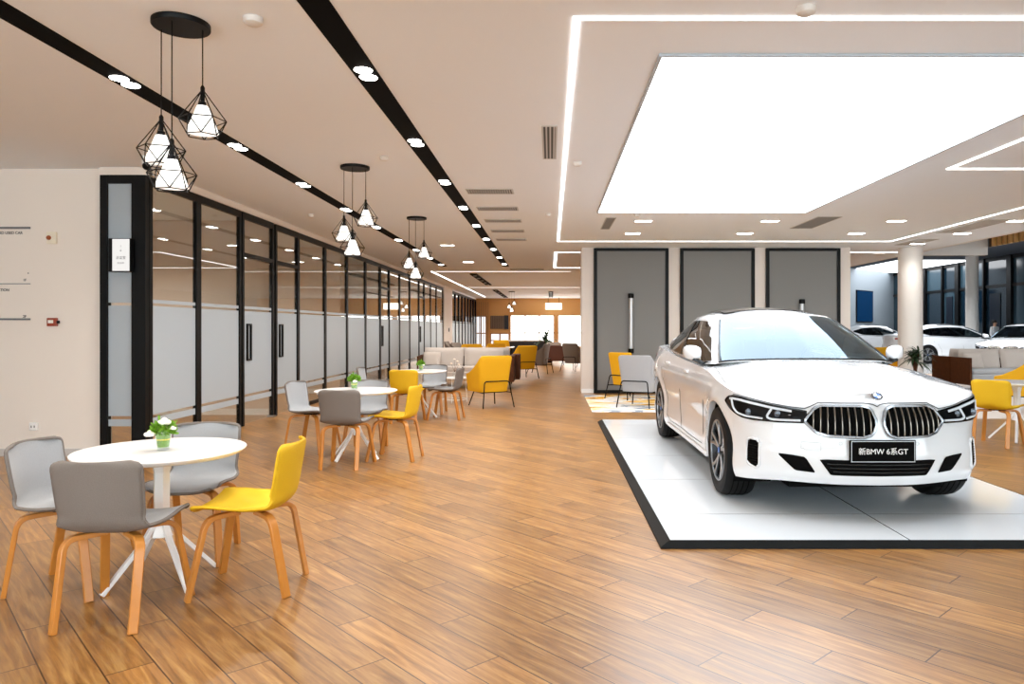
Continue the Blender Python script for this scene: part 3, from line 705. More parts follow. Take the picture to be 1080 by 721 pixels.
# ================================================================ lounge chairs
def lounge(lb, m, loc, rz, group, leather=False):
    e = empty('lounge_chair', lb, 'lounge chair', loc, rz, group)
    NU = 36
    def wrap(u, v):
        s = u*2-1                          # -1..1 around the U (arm, back, arm)
        a = abs(s)
        zb = .27
        zt = lin([(0, .90), (.42, .90), (.52, .86), (.72, .70), (.9, .60), (1.0, .575)], a)
        z = zb+(zt-zb)*v
        # plan
        w = .27+.055*v
        if a < .42: x = s/.42*w*.86; y = -.27-.09*v+.02*(s/.42)**2
        elif a < .58:
            k = (a-.42)/.16*PI/2; x = (1 if s > 0 else -1)*(w*.86+w*.14*math.sin(k)); y = -.25-.09*v+.07*(1-math.cos(k))
        else:
            k = (a-.58)/.42; x = (1 if s > 0 else -1)*(w+.02*k); y = -.18-.09*v+k*(.42+.04*v)
        return (x, y, z)
    MB().grid(wrap, NU, 8).build('shell', m, e, smooth=50, solid=.045, offset=-1, bevel=.012)
    MB().box((0, -.02, .355), (.50, .48, .15)).build('seat_cushion', m, e, bevel=.03, smooth=40)
    # frame: bar across the back and two splayed leg hoops
    m2 = MB()
    m2.tube(roundpath([(-.30, -.43, .0), (-.235, -.352, .46), (.235, -.352, .46), (.30, -.43, .0)], .05, 5), .011, 8, up=(0, 1, 0))
    m2.build('back_frame', black_metal, e, smooth=50)
    for sx in (-1, 1):
        MB().tube([(sx*.20, .16, .27), (sx*.26, .26, 0)], .011, 8).build('leg', black_metal, e, smooth=50)
    MB().tube([(-.20, .16, .262), (.20, .16, .262)], .01, 8).tube([(-.22, -.24, .262), (.22, -.24, .262)], .01, 8).tube([(-.20, .16, .262), (-.262, -.385, .262)], .01, 8).tube([(.20, .16, .262), (.262, -.385, .262)], .01, 8).build('seat_frame', black_metal, e)
    return e
LG = 'lounge chairs with black metal frames'
ly = lounge('amber yellow lounge chair, back to camera beside the left sofa', amber_fabric, (-1.12, 12.95, 0), rotf(-.5, .85), LG)
lg = lounge('light grey lounge chair on the patterned rug behind the car', mat('cool_grey_fabric', (172, 174, 178), .85, bump=(300, .3), noise=(200, .9)), (1.60, 12.85, .0095), rotf(.45, .9), LG)
lt = lounge('taupe lounge chair facing left beyond the amber chairs', taupe_fabric, (-.42, 22.3, 0), rotf(-1, .3), LG)
cl = copy_thing
cl(ly, 'amber lounge chair on the patterned rug, left of the grey one', (1.58, 14.3, .0095), rotf(.75, .66))
cl(ly, 'amber lounge chair in the passage beyond the walnut sofa panel', (-.80, 20.2, 0), rotf(-.5, .9))
cl(ly, 'amber lounge chair behind the left sofas, left one of a pair', (-2.35, 21.8, 0), rotf(.2, -1))
cl(ly, 'amber lounge chair behind the left sofas, right one of a pair', (-1.75, 22.3, 0), rotf(-.2, -1))
cl(lt, 'taupe lounge chair far behind the left sofas, near the glazing', (-2.9, 24.2, 0), rotf(1, -.4))
cl(lt, 'taupe lounge chair against the glazing beyond the left sofas', (-3.5, 26.5, 0), rotf(1, -.1))
cl(ly, 'distant amber lounge chair under the screen on the end wall', (-2.0, 29.5, 0), rotf(0, 1))
cl(lt, 'taupe lounge chair beside the left edge of the feature wall', (.80, 23.6, 0), rotf(.6, .8))
cl(ly, 'amber lounge chair half hidden by the feature wall', (1.25, 25.6, 0), rotf(-.5, -.8))
cl(ly, 'amber lounge chair at right edge behind the white table', (7.75, 12.1, .0095), rotf(-.6, .8))
cl(ly, 'amber lounge chair glimpsed between the car hood and the column', (8.35, 18.0, 0), rotf(.3, -1))

# ================================================================ sofas
def sofa(lb, x, y, W, n, rz, seat_m=cream_fabric, cush_m=cream_fabric, left_panel=.04, right_panel=.04, group='cream sofas', pillow=False):
    """faces local -Y; x from 0 to W, back plane y=0, front y=-.78"""
    e = empty('sofa', lb, 'sofa', (x, y, 0), rz, group)
    MB().b2(.05, W-.05, -.76, -.05, .20, .40).build('seat_base', seat_m, e, bevel=.03, smooth=40)
    MB().b2(.05, W-.05, -.10, -.02, .20, .72).build('back_frame', walnut, e, bevel=.008)
    w = (W-.12)/n
    for k in range(n):
        cx = .06+w*(k+.5)
        MB().box((cx, -.44, .45), (w-.012, .62, .12)).build('seat_cushion', seat_m, e, bevel=.035, smooth=40)
        def cf(u, v, cx=cx): return None
        m = MB(); N1, N2 = 14, 10
        for side in (1, -1):
            def g(u, v, side=side, cx=cx):
                a, b = u*2-1, v*2-1
                th = .085*(max(0, 1-abs(a)**5)*max(0, 1-abs(b)**5))**.5+.004
                hx = (w/2-.01)*(1-.03*abs(b)**3); hz = .235*(1-.03*(1-abs(a)**2))
                yy = -.20+side*th; zz = .69+b*hz
                return (cx+a*hx, yy+(zz-.69)*.22, zz)
            m.grid(g, N1, N2)
        m.build('back_cushion', cush_m, e, smooth=70)
    for s, on in ((0, left_panel), (1, right_panel)):
        x0_ = .035-on if s == 0 else W-.035
        MB().b2(x0_, x0_+on, -.78, 0, .16, .75).build('side_panel', walnut, e, bevel=.006)
    for fx in (.06, W-.06):
        for fy in (-.70, -.08): MB().tube([(fx, fy, .2), (fx, fy, 0)], .014, 8).build('leg', black_metal, e)
    if pillow:
        m = MB()
        for side in (1, -1):
            m.grid(lambda u, v: (.28+(u*2-1)*.2, -.42+side*.06*(max(0, 1-abs(u*2-1)**4)*max(0, 1-abs(v*2-1)**4))**.5+(v-.5)*.12, .66+(v*2-1)*.17), 10, 10)
        m.build('pillow', cush_m, e, smooth=70)
    return e
sofa('cream sofa with walnut side panel facing the camera, left of passage', -3.05, 17.3, 2.0, 2, 0, pillow=True, right_panel=.24)
s2 = sofa('cream sofa standing back to back behind the left one', -.92, 17.35, 2.2, 2, PI, left_panel=.20)
sofa('grey seated sofa with cream cushions and walnut end, right side', 9.0-.02, 16.3, 2.9, 3, 0, seat_m=mat('cool_grey_fabric', (172, 174, 178), .85), pillow=True, group='right-hand sofas')
sofa('cream sofa back to back behind the grey seated sofa', 11.9, 16.35, 2.9, 3, PI, group='right-hand sofas')
# brown leather-backed armchair in the passage
e = empty('armchair', 'brown box armchair with cream cushion standing in the far passage', 'armchair', (.14, 27.4, 0), 0)
MB().b2(-.36, .36, -.33, -.27, .17, .74).b2(-.36, -.31, -.27, .33, .17, .62).b2(.31, .36, -.27, .33, .17, .62).b2(-.31, .31, -.27, .33, .17, .24).build('shell', mat('brown_leather', (84, 42, 24), .45), e, bevel=.02)
MB().box((0, .03, .34), (.60, .56, .18)).build('seat_cushion', cream_fabric, e, bevel=.04)
MB().box((-.02, -.19, .68), (.56, .14, .36)).build('back_cushion', cream_fabric, e, bevel=.05)
for sx in (-1, 1):
    for sy in (-1, 1): MB().tube([(sx*.32, sy*.29, .17), (sx*.33, sy*.30, 0)], .014).build('leg', black_metal, e)

# small wire coffee table with thin vase near left sofa
e = empty('side_table', 'low white wire side table in front of the left sofa', 'side table', (-1.80, 13.6, 0))
MB().lathe([(.27, .45), (.27, .465), (.001, .466)], 40, cap=False).build('tabletop', white_lacquer, e, smooth=35)
MB().lathe([(.001, .449), (.27, .449)], 40, cap=False).build('underside', white_lacquer, e)
for k in range(3):
    a = k*2*PI/3+.4; MB().tube([(.2*math.cos(a), .2*math.sin(a), .45), (.24*math.cos(a), .24*math.sin(a), 0)], .008).build('leg', white_lacquer, e)
MB().tube([(.235*math.cos(q*2*PI/30), .235*math.sin(q*2*PI/30), .06) for q in range(30)], .008, 6, True).build('ring', white_lacquer, e)
e = empty('bud_vase', 'thin bud vase with dried pale flowers on the low side table', 'vase', (-1.80, 13.55, .466))
MB().lathe([(.03, 0), (.045, .03), (.035, .08), (.012, .13), (.014, .17)], 20).build('vase', table_glass, e, smooth=40)
for k, (a, b, h) in enumerate(((-.06, 0, .26), (.05, .02, .30), (.0, -.03, .34), (.08, 0, .24))):
    MB().tube([(0, 0, .1), (a*.5, b*.5, h*.7), (a, b, h)], .0025, 5).build('stem', walnut, e)
    q = MB(); rose(q, (a, b, h), .022); q.build('flower', mat('petal_dry', (226, 208, 190), .7), e, smooth=60)

# rugs
def rugmat():
    m = bpy.data.materials.new('rug_pattern'); m.use_nodes = True; nt = m.node_tree; N = nt.nodes; L = nt.links
    b = N['Principled BSDF']; b.inputs['Roughness'].default_value = .95
    tc = N.new('ShaderNodeTexCoord'); mp = N.new('ShaderNodeMapping'); mp.inputs['Scale'].default_value = (.9, 1.5, 1); ns = N.new('ShaderNodeTexNoise')
    ns.inputs['Scale'].default_value = 1.3; ns.inputs['Detail'].default_value = 5; ns.inputs['Distortion'].default_value = .8
    L.new(tc.outputs['Object'], mp.inputs[0]); L.new(mp.outputs[0], ns.inputs['Vector'])
    r = N.new('ShaderNodeValToRGB'); r.color_ramp.interpolation = 'CONSTANT'; E = r.color_ramp.elements
    E[0].position = 0; E[0].color = srgb(150, 160, 172); E[1].position = .40; E[1].color = srgb(226, 226, 226)
    for p, c in ((.49, (240, 222, 180)), (.535, (222, 170, 60)), (.585, (150, 100, 30)), (.62, (232, 200, 120))): q = r.color_ramp.elements.new(p); q.color = srgb(*c)
    L.new(ns.outputs['Fac'], r.inputs[0]); L.new(r.outputs[0], b.inputs['Base Color']); return m
RM = rugmat()
tag(MB().b2(0, 5.2, 0, 3.0, 0, .008).build('rug', RM, loc=(.68, 11.95, .0005)), 'white and ochre patterned rug under the two lounge chairs', 'rug')
tag(MB().b2(0, 6.2, 0, 4.0, 0, .008).build('rug', mat('rug_pale', (214, 208, 204), .95), loc=(5.95, 11.1, .0005)), 'pale rug under the right-hand sofa group', 'rug')

# plants
def palm(lb, x, y, pot_h, pot_r, n, L, zc, m, pot_m, seed=3):
    e = empty('potted_plant', lb, 'plant', (x, y, 0)); rnd = random.Random(seed)
    MB().lathe([(pot_r*.75, 0), (pot_r, pot_h), (pot_r*.9, pot_h), (pot_r*.85, pot_h-.04), (.001, pot_h-.04)], 24, cap=False).build('pot', pot_m, e, smooth=40)
    mm = MB()
    for k in range(4):
        a = rnd.uniform(0, 6.28); q = rnd.uniform(.02, .13); tip = (q*math.cos(a), q*math.sin(a), zc+rnd.uniform(-.12, .08))
        MB().tube([(tip[0]*.3, tip[1]*.3, pot_h-.05), tip], .012, 6).build('stem', walnut, e)
        for j in range(n):
            b = rnd.uniform(0, 6.28); up = rnd.uniform(-.1, 1.2); LL = L*rnd.uniform(.7, 1.1)
            d = Vector((math.cos(b)*math.cos(up), math.sin(b)*math.cos(up), math.sin(up))); s = Vector((-math.sin(b), math.cos(b), 0))
            rows = []
            for i in range(5):
                t = i/4; p = Vector(tip)+d*LL*t+Vector((0, 0, -LL*.45*t*t)); w = LL*.055*math.sin(PI*min(1, .15+t*.85))+.001
                rows.append([tuple(p-s*w), tuple(p+s*w)])
            mm.quadstrip(rows, False)
    mm.build('foliage', m, e)
palm('spiky dark green potted plant beside the white column', 7.40, 14.75, .45, .2, 26, .42, .80, leaf_dark, mat('pot_white', (220, 216, 210), .4))
palm('dark leafy plant in black pot standing in the far passage', -.15, 29.3, .6, .28, 18, .65, 1.0, leaf_dark, black_metal, 9)
# far tables / counters
e = empty('low_counter', 'long dark low counter in front of the far bright windows', 'counter', (-1.0, 33.5, 0))
MB().b2(-1.0, 1.0, -.3, .3, .78, .84).build('top', white_lacquer, e); MB().b2(-.95, .95, -.25, .25, .1, .78).build('body', mat('slate', (38, 44, 54), .4), e); MB().b2(-.9, .9, -.2, .2, 0, .1).build('plinth', black_metal, e)
e = empty('dining_table', 'white rectangular table far away behind the left sofas', 'table', (-1.9, 25.5, 0))
MB().b2(-.6, .6, -.4, .4, .70, .73).build('tabletop', white_lacquer, e)
for sx in (-1, 1):
    for sy in (-1, 1): MB().tube([(sx*.5, sy*.32, .7), (sx*.55, sy*.36, 0)], .015).build('leg', black_metal, e)

# ================================================================ person behind the cars
def skin_body(name, V, E, R, m, parent, sub=2):
    me = bpy.data.meshes.new(name); me.from_pydata(V, E, []); me.update()
    o = bpy.data.objects.new(name, me); COL.objects.link(o); me.materials.append(m); o.parent = parent
    md = o.modifiers.new('sk', 'SKIN'); 
    for i, r in enumerate(R): me.skin_vertices[0].data[i].radius = (r, r*.8) if isinstance(r, float) else r
    me.skin_vertices[0].data[0].use_root = True
    md.use_smooth_shade = True
    s = o.modifiers.new('ss', 'SUBSURF'); s.levels = sub; s.render_levels = sub
    return o
e = empty('person', 'person with short dark hair in white shirt standing behind the parked cars', 'person', (18.78, 30.7, 0), .4)
skin = mat('skin', (206, 158, 128), .5)
V = [(0, 0, .95), (0, 0, 1.15), (0, 0, 1.34), (0, 0, 1.46), (0, -.01, 1.53), (0, -.01, 1.60), (0, 0, 1.68),
     (.17, 0, 1.40), (.21, .01, 1.13), (.20, -.10, .93), (.19, -.15, .86), (-.17, 0, 1.40), (-.21, .01, 1.13), (-.20, -.10, .93), (-.19, -.15, .86),
     (.09, 0, .88), (.10, -.01, .50), (.10, .02, .09), (.11, -.12, .04), (-.09, 0, .88), (-.10, -.01, .50), (-.10, .02, .09), (-.11, -.12, .04)]
E = [(0, 1), (1, 2), (2, 3), (3, 4), (4, 5), (5, 6), (2, 7), (7, 8), (8, 9), (9, 10), (2, 11), (11, 12), (12, 13), (13, 14), (0, 15), (15, 16), (16, 17), (17, 18), (0, 19), (19, 20), (20, 21), (21, 22)]
R = [(.15, .11), (.14, .10), (.17, .10), .05, .055, .088, .07, .06, .045, .033, .035, .06, .045, .033, .035, .08, .055, .04, .035, .08, .055, .04, .035]
R = [r if isinstance(r, tuple) else (r, r) for r in R]
skin_body('body', V, E, R, skin, e)
V2 = [(0, 0, .93), (0, 0, 1.15), (0, 0, 1.34), (0, 0, 1.45), (.17, 0, 1.40), (.215, .01, 1.13), (.20, -.09, .96), (-.17, 0, 1.40), (-.215, .01, 1.13), (-.20, -.09, .96)]
skin_body('shirt', V2, [(0, 1), (1, 2), (2, 3), (2, 4), (4, 5), (5, 6), (2, 7), (7, 8), (8, 9)], [(.165, .125), (.155, .115), (.185, .115), (.075, .075), (.072, .072), (.058, .058), (.045, .045), (.072, .072), (.058, .058), (.045, .045)], mat('shirt_white', (238, 240, 242), .7), e)
V3 = [(0, 0, .95), (.09, 0, .86), (.10, -.01, .50), (.10, .02, .10), (-.09, 0, .86), (-.10, -.01, .50), (-.10, .02, .10)]
skin_body('trousers', V3, [(0, 1), (1, 2), (2, 3), (0, 4), (4, 5), (5, 6)], [(.16, .12), (.10, .10), (.07, .07), (.055, .055), (.10, .10), (.07, .07), (.055, .055)], mat('trousers_dark', (26, 28, 34), .8), e)
MB().sphere((0, .02, 1.655), .098, 16, 12, (.95, 1.05, .95)).build('hair', mat('hair_dark', (20, 16, 14), .7), e, smooth=60)
MB().sphere((0, -.105, 1.60), .012, 8, 6).build('nose', skin, e, smooth=60)
# ================================================================ display platform
PX0, PX1, PY0, PY1, PH = .69, 3.84, 4.55, 10.68, .05
def tilemat():
    m = bpy.data.materials.new('platform_tiles'); m.use_nodes = True; nt = m.node_tree; N = nt.nodes; L = nt.links
    b = N['Principled BSDF']; b.inputs['Roughness'].default_value = .12; b.inputs['Coat Weight'].default_value = .2
    tc = N.new('ShaderNodeTexCoord'); sx = N.new('ShaderNodeSeparateXYZ'); L.new(tc.outputs['Object'], sx.inputs[0])
    def M(op, a, c=None):
        n = N.new('ShaderNodeMath'); n.operation = op
        for i, v in enumerate((a, c)):
            if v is None: continue
            if isinstance(v, (int, float)): n.inputs[i].default_value = v
            else: L.new(v, n.inputs[i])
        return n.outputs[0]
    fx = M('FRACT', M('DIVIDE', sx.outputs[0], 1.515)); fy = M('FRACT', M('DIVIDE', sx.outputs[1], 1.2))
    s = M('MAXIMUM', M('LESS_THAN', M('MINIMUM', fx, M('SUBTRACT', 1, fx)), .0028), M('LESS_THAN', M('MINIMUM', fy, M('SUBTRACT', 1, fy)), .002))
    mx = N.new('ShaderNodeMixRGB'); L.new(s, mx.inputs[0]); mx.inputs[1].default_value = srgb(222, 228, 233); mx.inputs[2].default_value = srgb(84, 92, 98)
    L.new(mx.outputs[0], b.inputs['Base Color']); return m
e = empty('display_platform', 'low white tiled display platform with dark sloped edge under the car', 'platform', ((PX0+PX1)/2, (PY0+PY1)/2, 0))
w, d = (PX1-PX0)/2, (PY1-PY0)/2; t = .06
MB().b2(-w+t, w-t, -d+t*.4, d-t, 0.001, PH).build('deck', tilemat(), e, bevel=.002)
m = MB()
out = [(-w, -d), (w, -d), (w, d), (-w, d)]; inn = [(-w+t, -d+.4*t), (w-t, -d+.4*t), (w-t, d-t), (-w+t, d-t)]
m.quadstrip([[(x, y, 0.0) for x, y in out], [(x*.9995, y*.9995, .012) for x, y in out], [(x, y, PH+.001) for x, y in inn]], True)
m.build('edge_ramp', mat('slate_edge', (8, 9, 10), .6, noise=(6, 1.6), spec=.2), e)

# ================================================================ the car
car_white = mat('car_white', (218, 220, 223), .22, coat=1.0)
car_glass = glassmat('car_glass', (.42, .50, .50), 1.5, base=CAR_GLASS_BASE, refl=(.66, .84, 1.0))
side_glass = glassmat('car_side_glass', (.10, .12, .13), 1.5, base=.05)
rubber = mat('tyre_rubber', (8, 8, 9), .6, spec=.2)
gloss_black = mat('gloss_black', (4, 4, 5), .2, spec=.3)
lamp_clear = mat('lamp_housing', (6, 7, 9), 0.3, coat=.12, spec=.12)
drl = mat('light_guide', (205, 212, 220), .2, coat=.5)
blue_em = mat('emblem_blue', (20, 96, 180), .3)
OUT = [(0, 0), (.25, .025), (.45, .090), (.63, .175), (.78, .275), (.88, .40), (.922, .60), (.935, .90), (.935, 1.35), (.930, 2.0), (.935, 2.8), (.945, 3.5), (.95, 4.0), (.935, 4.4), (.885, 4.74), (.76, 4.97), (.5, 5.06), (.25, 5.085), (0, 5.09)]
ZT = [.835, .835, .832, .828, .832, .850, .875, .905, .955, .985, 1.01, 1.04, 1.06, 1.075, 1.09, 1.10, 1.11, 1.115, 1.115]
ZB = [.245, .245, .245, .245, .235, .225, .215, .21, .205, .205, .205, .205, .21, .22, .25, .28, .29, .29, .29]
# arc-length table
_T = []; _s = 0; _p = None
for i in range(0, (len(OUT)-1)*40+1):
    t_ = i/40; p = cr(OUT, t_)
    if _p: _s += math.hypot(p[0]-_p[0], p[1]-_p[1])
    _T.append((_s, t_)); _p = p
STOT = _s
import bisect
_TS = [a for a, b in _T]
def s2t(s):
    s = max(0, min(STOT, s)); i = bisect.bisect_left(_TS, s)
    if i == 0: return 0.0
    a, b = _T[i-1], _T[min(i, len(_T)-1)]
    return a[1]+(b[1]-a[1])*((s-a[0])/max(1e-9, b[0]-a[0]))
def y2s(y):
    lo, hi = 0, STOT
    for _ in range(40):
        m = (lo+hi)/2
        if cr(OUT, s2t(m))[1] < y: lo = m
        else: hi = m
    return (lo+hi)/2
FPROF = [(.20, .07), (.25, .045), (.30, .012), (.36, 0), (.46, .0), (.52, .012), (.58, .022), (.70, .040), (.78, .065), (.815, .095), (.835, .135), (.90, .20)]
SPROF = [(.20, .055), (.26, .030), (.34, .022), (.44, .032), (.56, .030), (.66, .012), (.76, .0), (.84, .004), (.90, .018), (.96, .040), (1.0, .062), (1.06, .10)]
RPROF = [(.25, .10), (.35, .03), (.5, .005), (.7, .0), (.85, .02), (.95, .03), (1.02, .02), (1.07, .03), (1.115, .07)]
AX = (.88, 3.95); WR = .352; AR = .395
def offs(t, y, z):
    wf = max(0, min(1, (5.6-t)/2.2)); wf = wf*wf*(3-2*wf)
    wr = max(0, min(1, (t-13.2)/1.6)); wr = wr*wr*(3-2*wr)
    o = wf*smo(FPROF, z)+wr*smo(RPROF, z)+(1-wf-wr)*smo(SPROF, z)
    for a in AX:
        dd = math.hypot(y-a, z-WR)
        o -= .016*math.exp(-((dd-AR)/.07)**2)*(1 if z < .85 else max(0, (1-(z-.85)/.1)))
    return o
def S(s, z, off=0.0, side=1):
    """point on the body side; side=+1 -> +x"""
    t = s2t(abs(s)); p = cr(OUT, t); q = cr(OUT, t+.02) if t < len(OUT)-1.03 else p; r_ = cr(OUT, max(0, t-.02))
    tx, ty = q[0]-r_[0], q[1]-r_[1]; L = math.hypot(tx, ty) or 1; nx, ny = ty/L, -tx/L
    if t < .02: nx, ny = 0, -1
    o = offs(t, p[1], z)-off
    x, y = p[0]-nx*o, p[1]-ny*o
    return (max(0, x)*side if s >= 0 else -max(0, x)*side, y, z)
def ztop(s): return cr([(v,) for v in ZT], s2t(s))[0]
def zbot0(s): return cr([(v,) for v in ZB], s2t(s))[0]
def zbot(s):
    y = cr(OUT, s2t(s))[1]; z = zbot0(s)
    for a in AX:
        if abs(y-a) < AR: z = max(z, WR+math.sqrt(AR*AR-(y-a)**2))
    return z
slist = [0]; 
for a in AX:
    slist += [y2s(a+AR*math.cos(PI*k/22)) for k in range(0, 23)]+[y2s(a-AR)-.003, y2s(a+AR)+.003]
k = 0
while k*.045 < STOT: slist.append(k*.045); k += 1
slist.append(STOT); slist = sorted(set(round(v, 5) for v in slist))
arch_s = [y2s(a+AR*math.cos(PI*k/22)) for a in AX for k in range(0, 23)]+[y2s(a-AR)-.003 for a in AX]+[y2s(a+AR)+.003 for a in AX]
arch_s = [round(v, 5) for v in arch_s]
slist = [v for v in slist if v in arch_s or all(abs(v-q) > .012 for q in arch_s)]
ZC = [(0, .835), (.04, .850), (.25, .915), (.6, .985), (1.0, 1.035), (1.30, 1.06), (1.6, 1.06), (4.4, 1.12), (4.8, 1.15), (5.0, 1.14), (5.09, 1.115)]
def deck(x, s):
    t = s2t(s); xs, y, zt = S(s, ztop(s)); 
    if xs < 1e-4: return (0, y, zt)
    zc = smo(ZC, y); f = abs(x)/xs
    z = zt+(zc-zt)*(1-f**2.6)
    crease = .010*math.exp(-((f-.55)/.13)**2)*max(0, min(1, (y-.1)/.4))*(1 if y < 2 else 0)
    return (x, y, z+crease)
def make_body(root):
    m = MB(); NV = 30
    for side in (1, -1):
        rings = []
        for s in slist:
            zb, zt = zbot(s), ztop(s)
            rings.append([S(s, zb+(zt-zb)*(1-(1-j/NV)**1.15), 0, side) for j in range(NV+1)])
        m.quadstrip(rings, False)
        # inner return of the arches
        for a in AX:
            ss = [y2s(a-AR*math.cos(PI*k/22)) for k in range(23)]
            r0 = [S(s, zbot(s), 0, side) for s in ss]; r1 = [(p[0]-side*.05, p[1], p[2]+.0) for p in r0]
            m.quadstrip([r0, r1], False)
        # deck rows
        rows = []; NX = 18
        yA, yB = 1.58, 4.55
        full = [s for s in slist if S(s, ztop(s))[1] <= yA or S(s, ztop(s))[1] >= yB]
        for grp in ([s for s in full if s < 2.5], [s for s in full if s >= 2.5]):
            rows = []
            for s in grp:
                xs = S(s, ztop(s))[0]
                row = []
                for j in range(NX+1):
                    p = deck(xs*(1-j/NX), s); row.append((p[0]*side, p[1], p[2]))
                rows.append(row)
            m.quadstrip(rows, False)
        mid = [s for s in slist if yA-.06 <= S(s, ztop(s))[1] <= yB+.08]
        rows = []
        for s in mid:
            xs, y, zt = S(s, ztop(s)); inner = .80 if y < 4 else .80-.25*(y-4)
            rows.append([((xs-(xs-inner)*k/4)*side, y, zt+.012*(k/4)**.6) for k in range(5)])
        m.quadstrip(rows, False)
    o = m.build('body', car_white, root, smooth=38)
    u = MB(); 
    u.b2(-.55, .55, .26, .47, .19, .30); u.b2(-.80, .80, 1.29, 3.54, .17, .36); u.b2(-.6, .6, 4.37, 4.9, .2, .36)
    u.b2(-.60, .60, .47, 1.29, .2, .5); u.b2(-.60, .60, 3.54, 4.37, .2, .6)
    u.build('underbody', black_matte, root)
    for a in AX:
        for side in (1, -1):
            r = [[(side*x, a+AR*1.0*math.cos(PI*k/20), WR+AR*1.0*math.sin(PI*k/20)) for k in range(-3, 24)] for x in (.885, .60)]
            q = MB(); q.quadstrip(r, False); q.quadstrip([r[1], [(side*.60, a, WR)]*27], False); q.build('wheel_arch_liner', black_matte, root)
BASE = [(0, 1.27, 1.055), (.38, 1.30, 1.05), (.68, 1.39, 1.035), (.80, 1.56, 1.01), (.862, 1.95, 1.0), (.868, 2.6, 1.022), (.862, 3.2, 1.045), (.838, 3.75, 1.07), (.775, 4.22, 1.10), (.65, 4.55, 1.13), (.38, 4.70, 1.15), (0, 4.74, 1.155)]
ROOF = [(0, 2.27, 1.478), (.30, 2.285, 1.472), (.49, 2.34, 1.455), (.575, 2.44, 1.435), (.605, 2.68, 1.452), (.612, 3.0, 1.458), (.60, 3.32, 1.448), (.57, 3.68, 1.41), (.52, 3.98, 1.355), (.45, 4.08, 1.335), (.28, 4.10, 1.35), (0, 4.11, 1.36)]
def GH(u, v, off=0.0):
    """greenhouse surface, u 0..11 along the loop, v 0 (belt) .. 1 (roof)"""
    b = cr(BASE, u); r = cr(ROOF, u)
    p = Vector(b).lerp(Vector(r), v)
    out = Vector((b[0], 0, 0)); w = math.sin(PI*v)
    sidew = max(0, min(1, (u-2.2)/1.5))*max(0, min(1, (10-u)/1.2))
    p += Vector((.030*w*sidew, 0, 0))
    if u < 3.5: p += Vector((0, -.035*w*(1-u/3.5), .03*w*(1-u/3.5)))
    if u > 8.5: p += Vector((0, .03*w*(u-8.5)/2.5, .045*w*(u-8.5)/2.5))
    if off:
        e_ = .01
        du = Vector(cr(BASE, min(11, u+e_))).lerp(Vector(cr(ROOF, min(11, u+e_))), v)-Vector(cr(BASE, max(0, u-e_))).lerp(Vector(cr(ROOF, max(0, u-e_))), v)
        dv = Vector(r)-Vector(b); n = dv.cross(du); n.normalize()
        if n.z < 0: n = -n
        p += n*off
    return tuple(p)
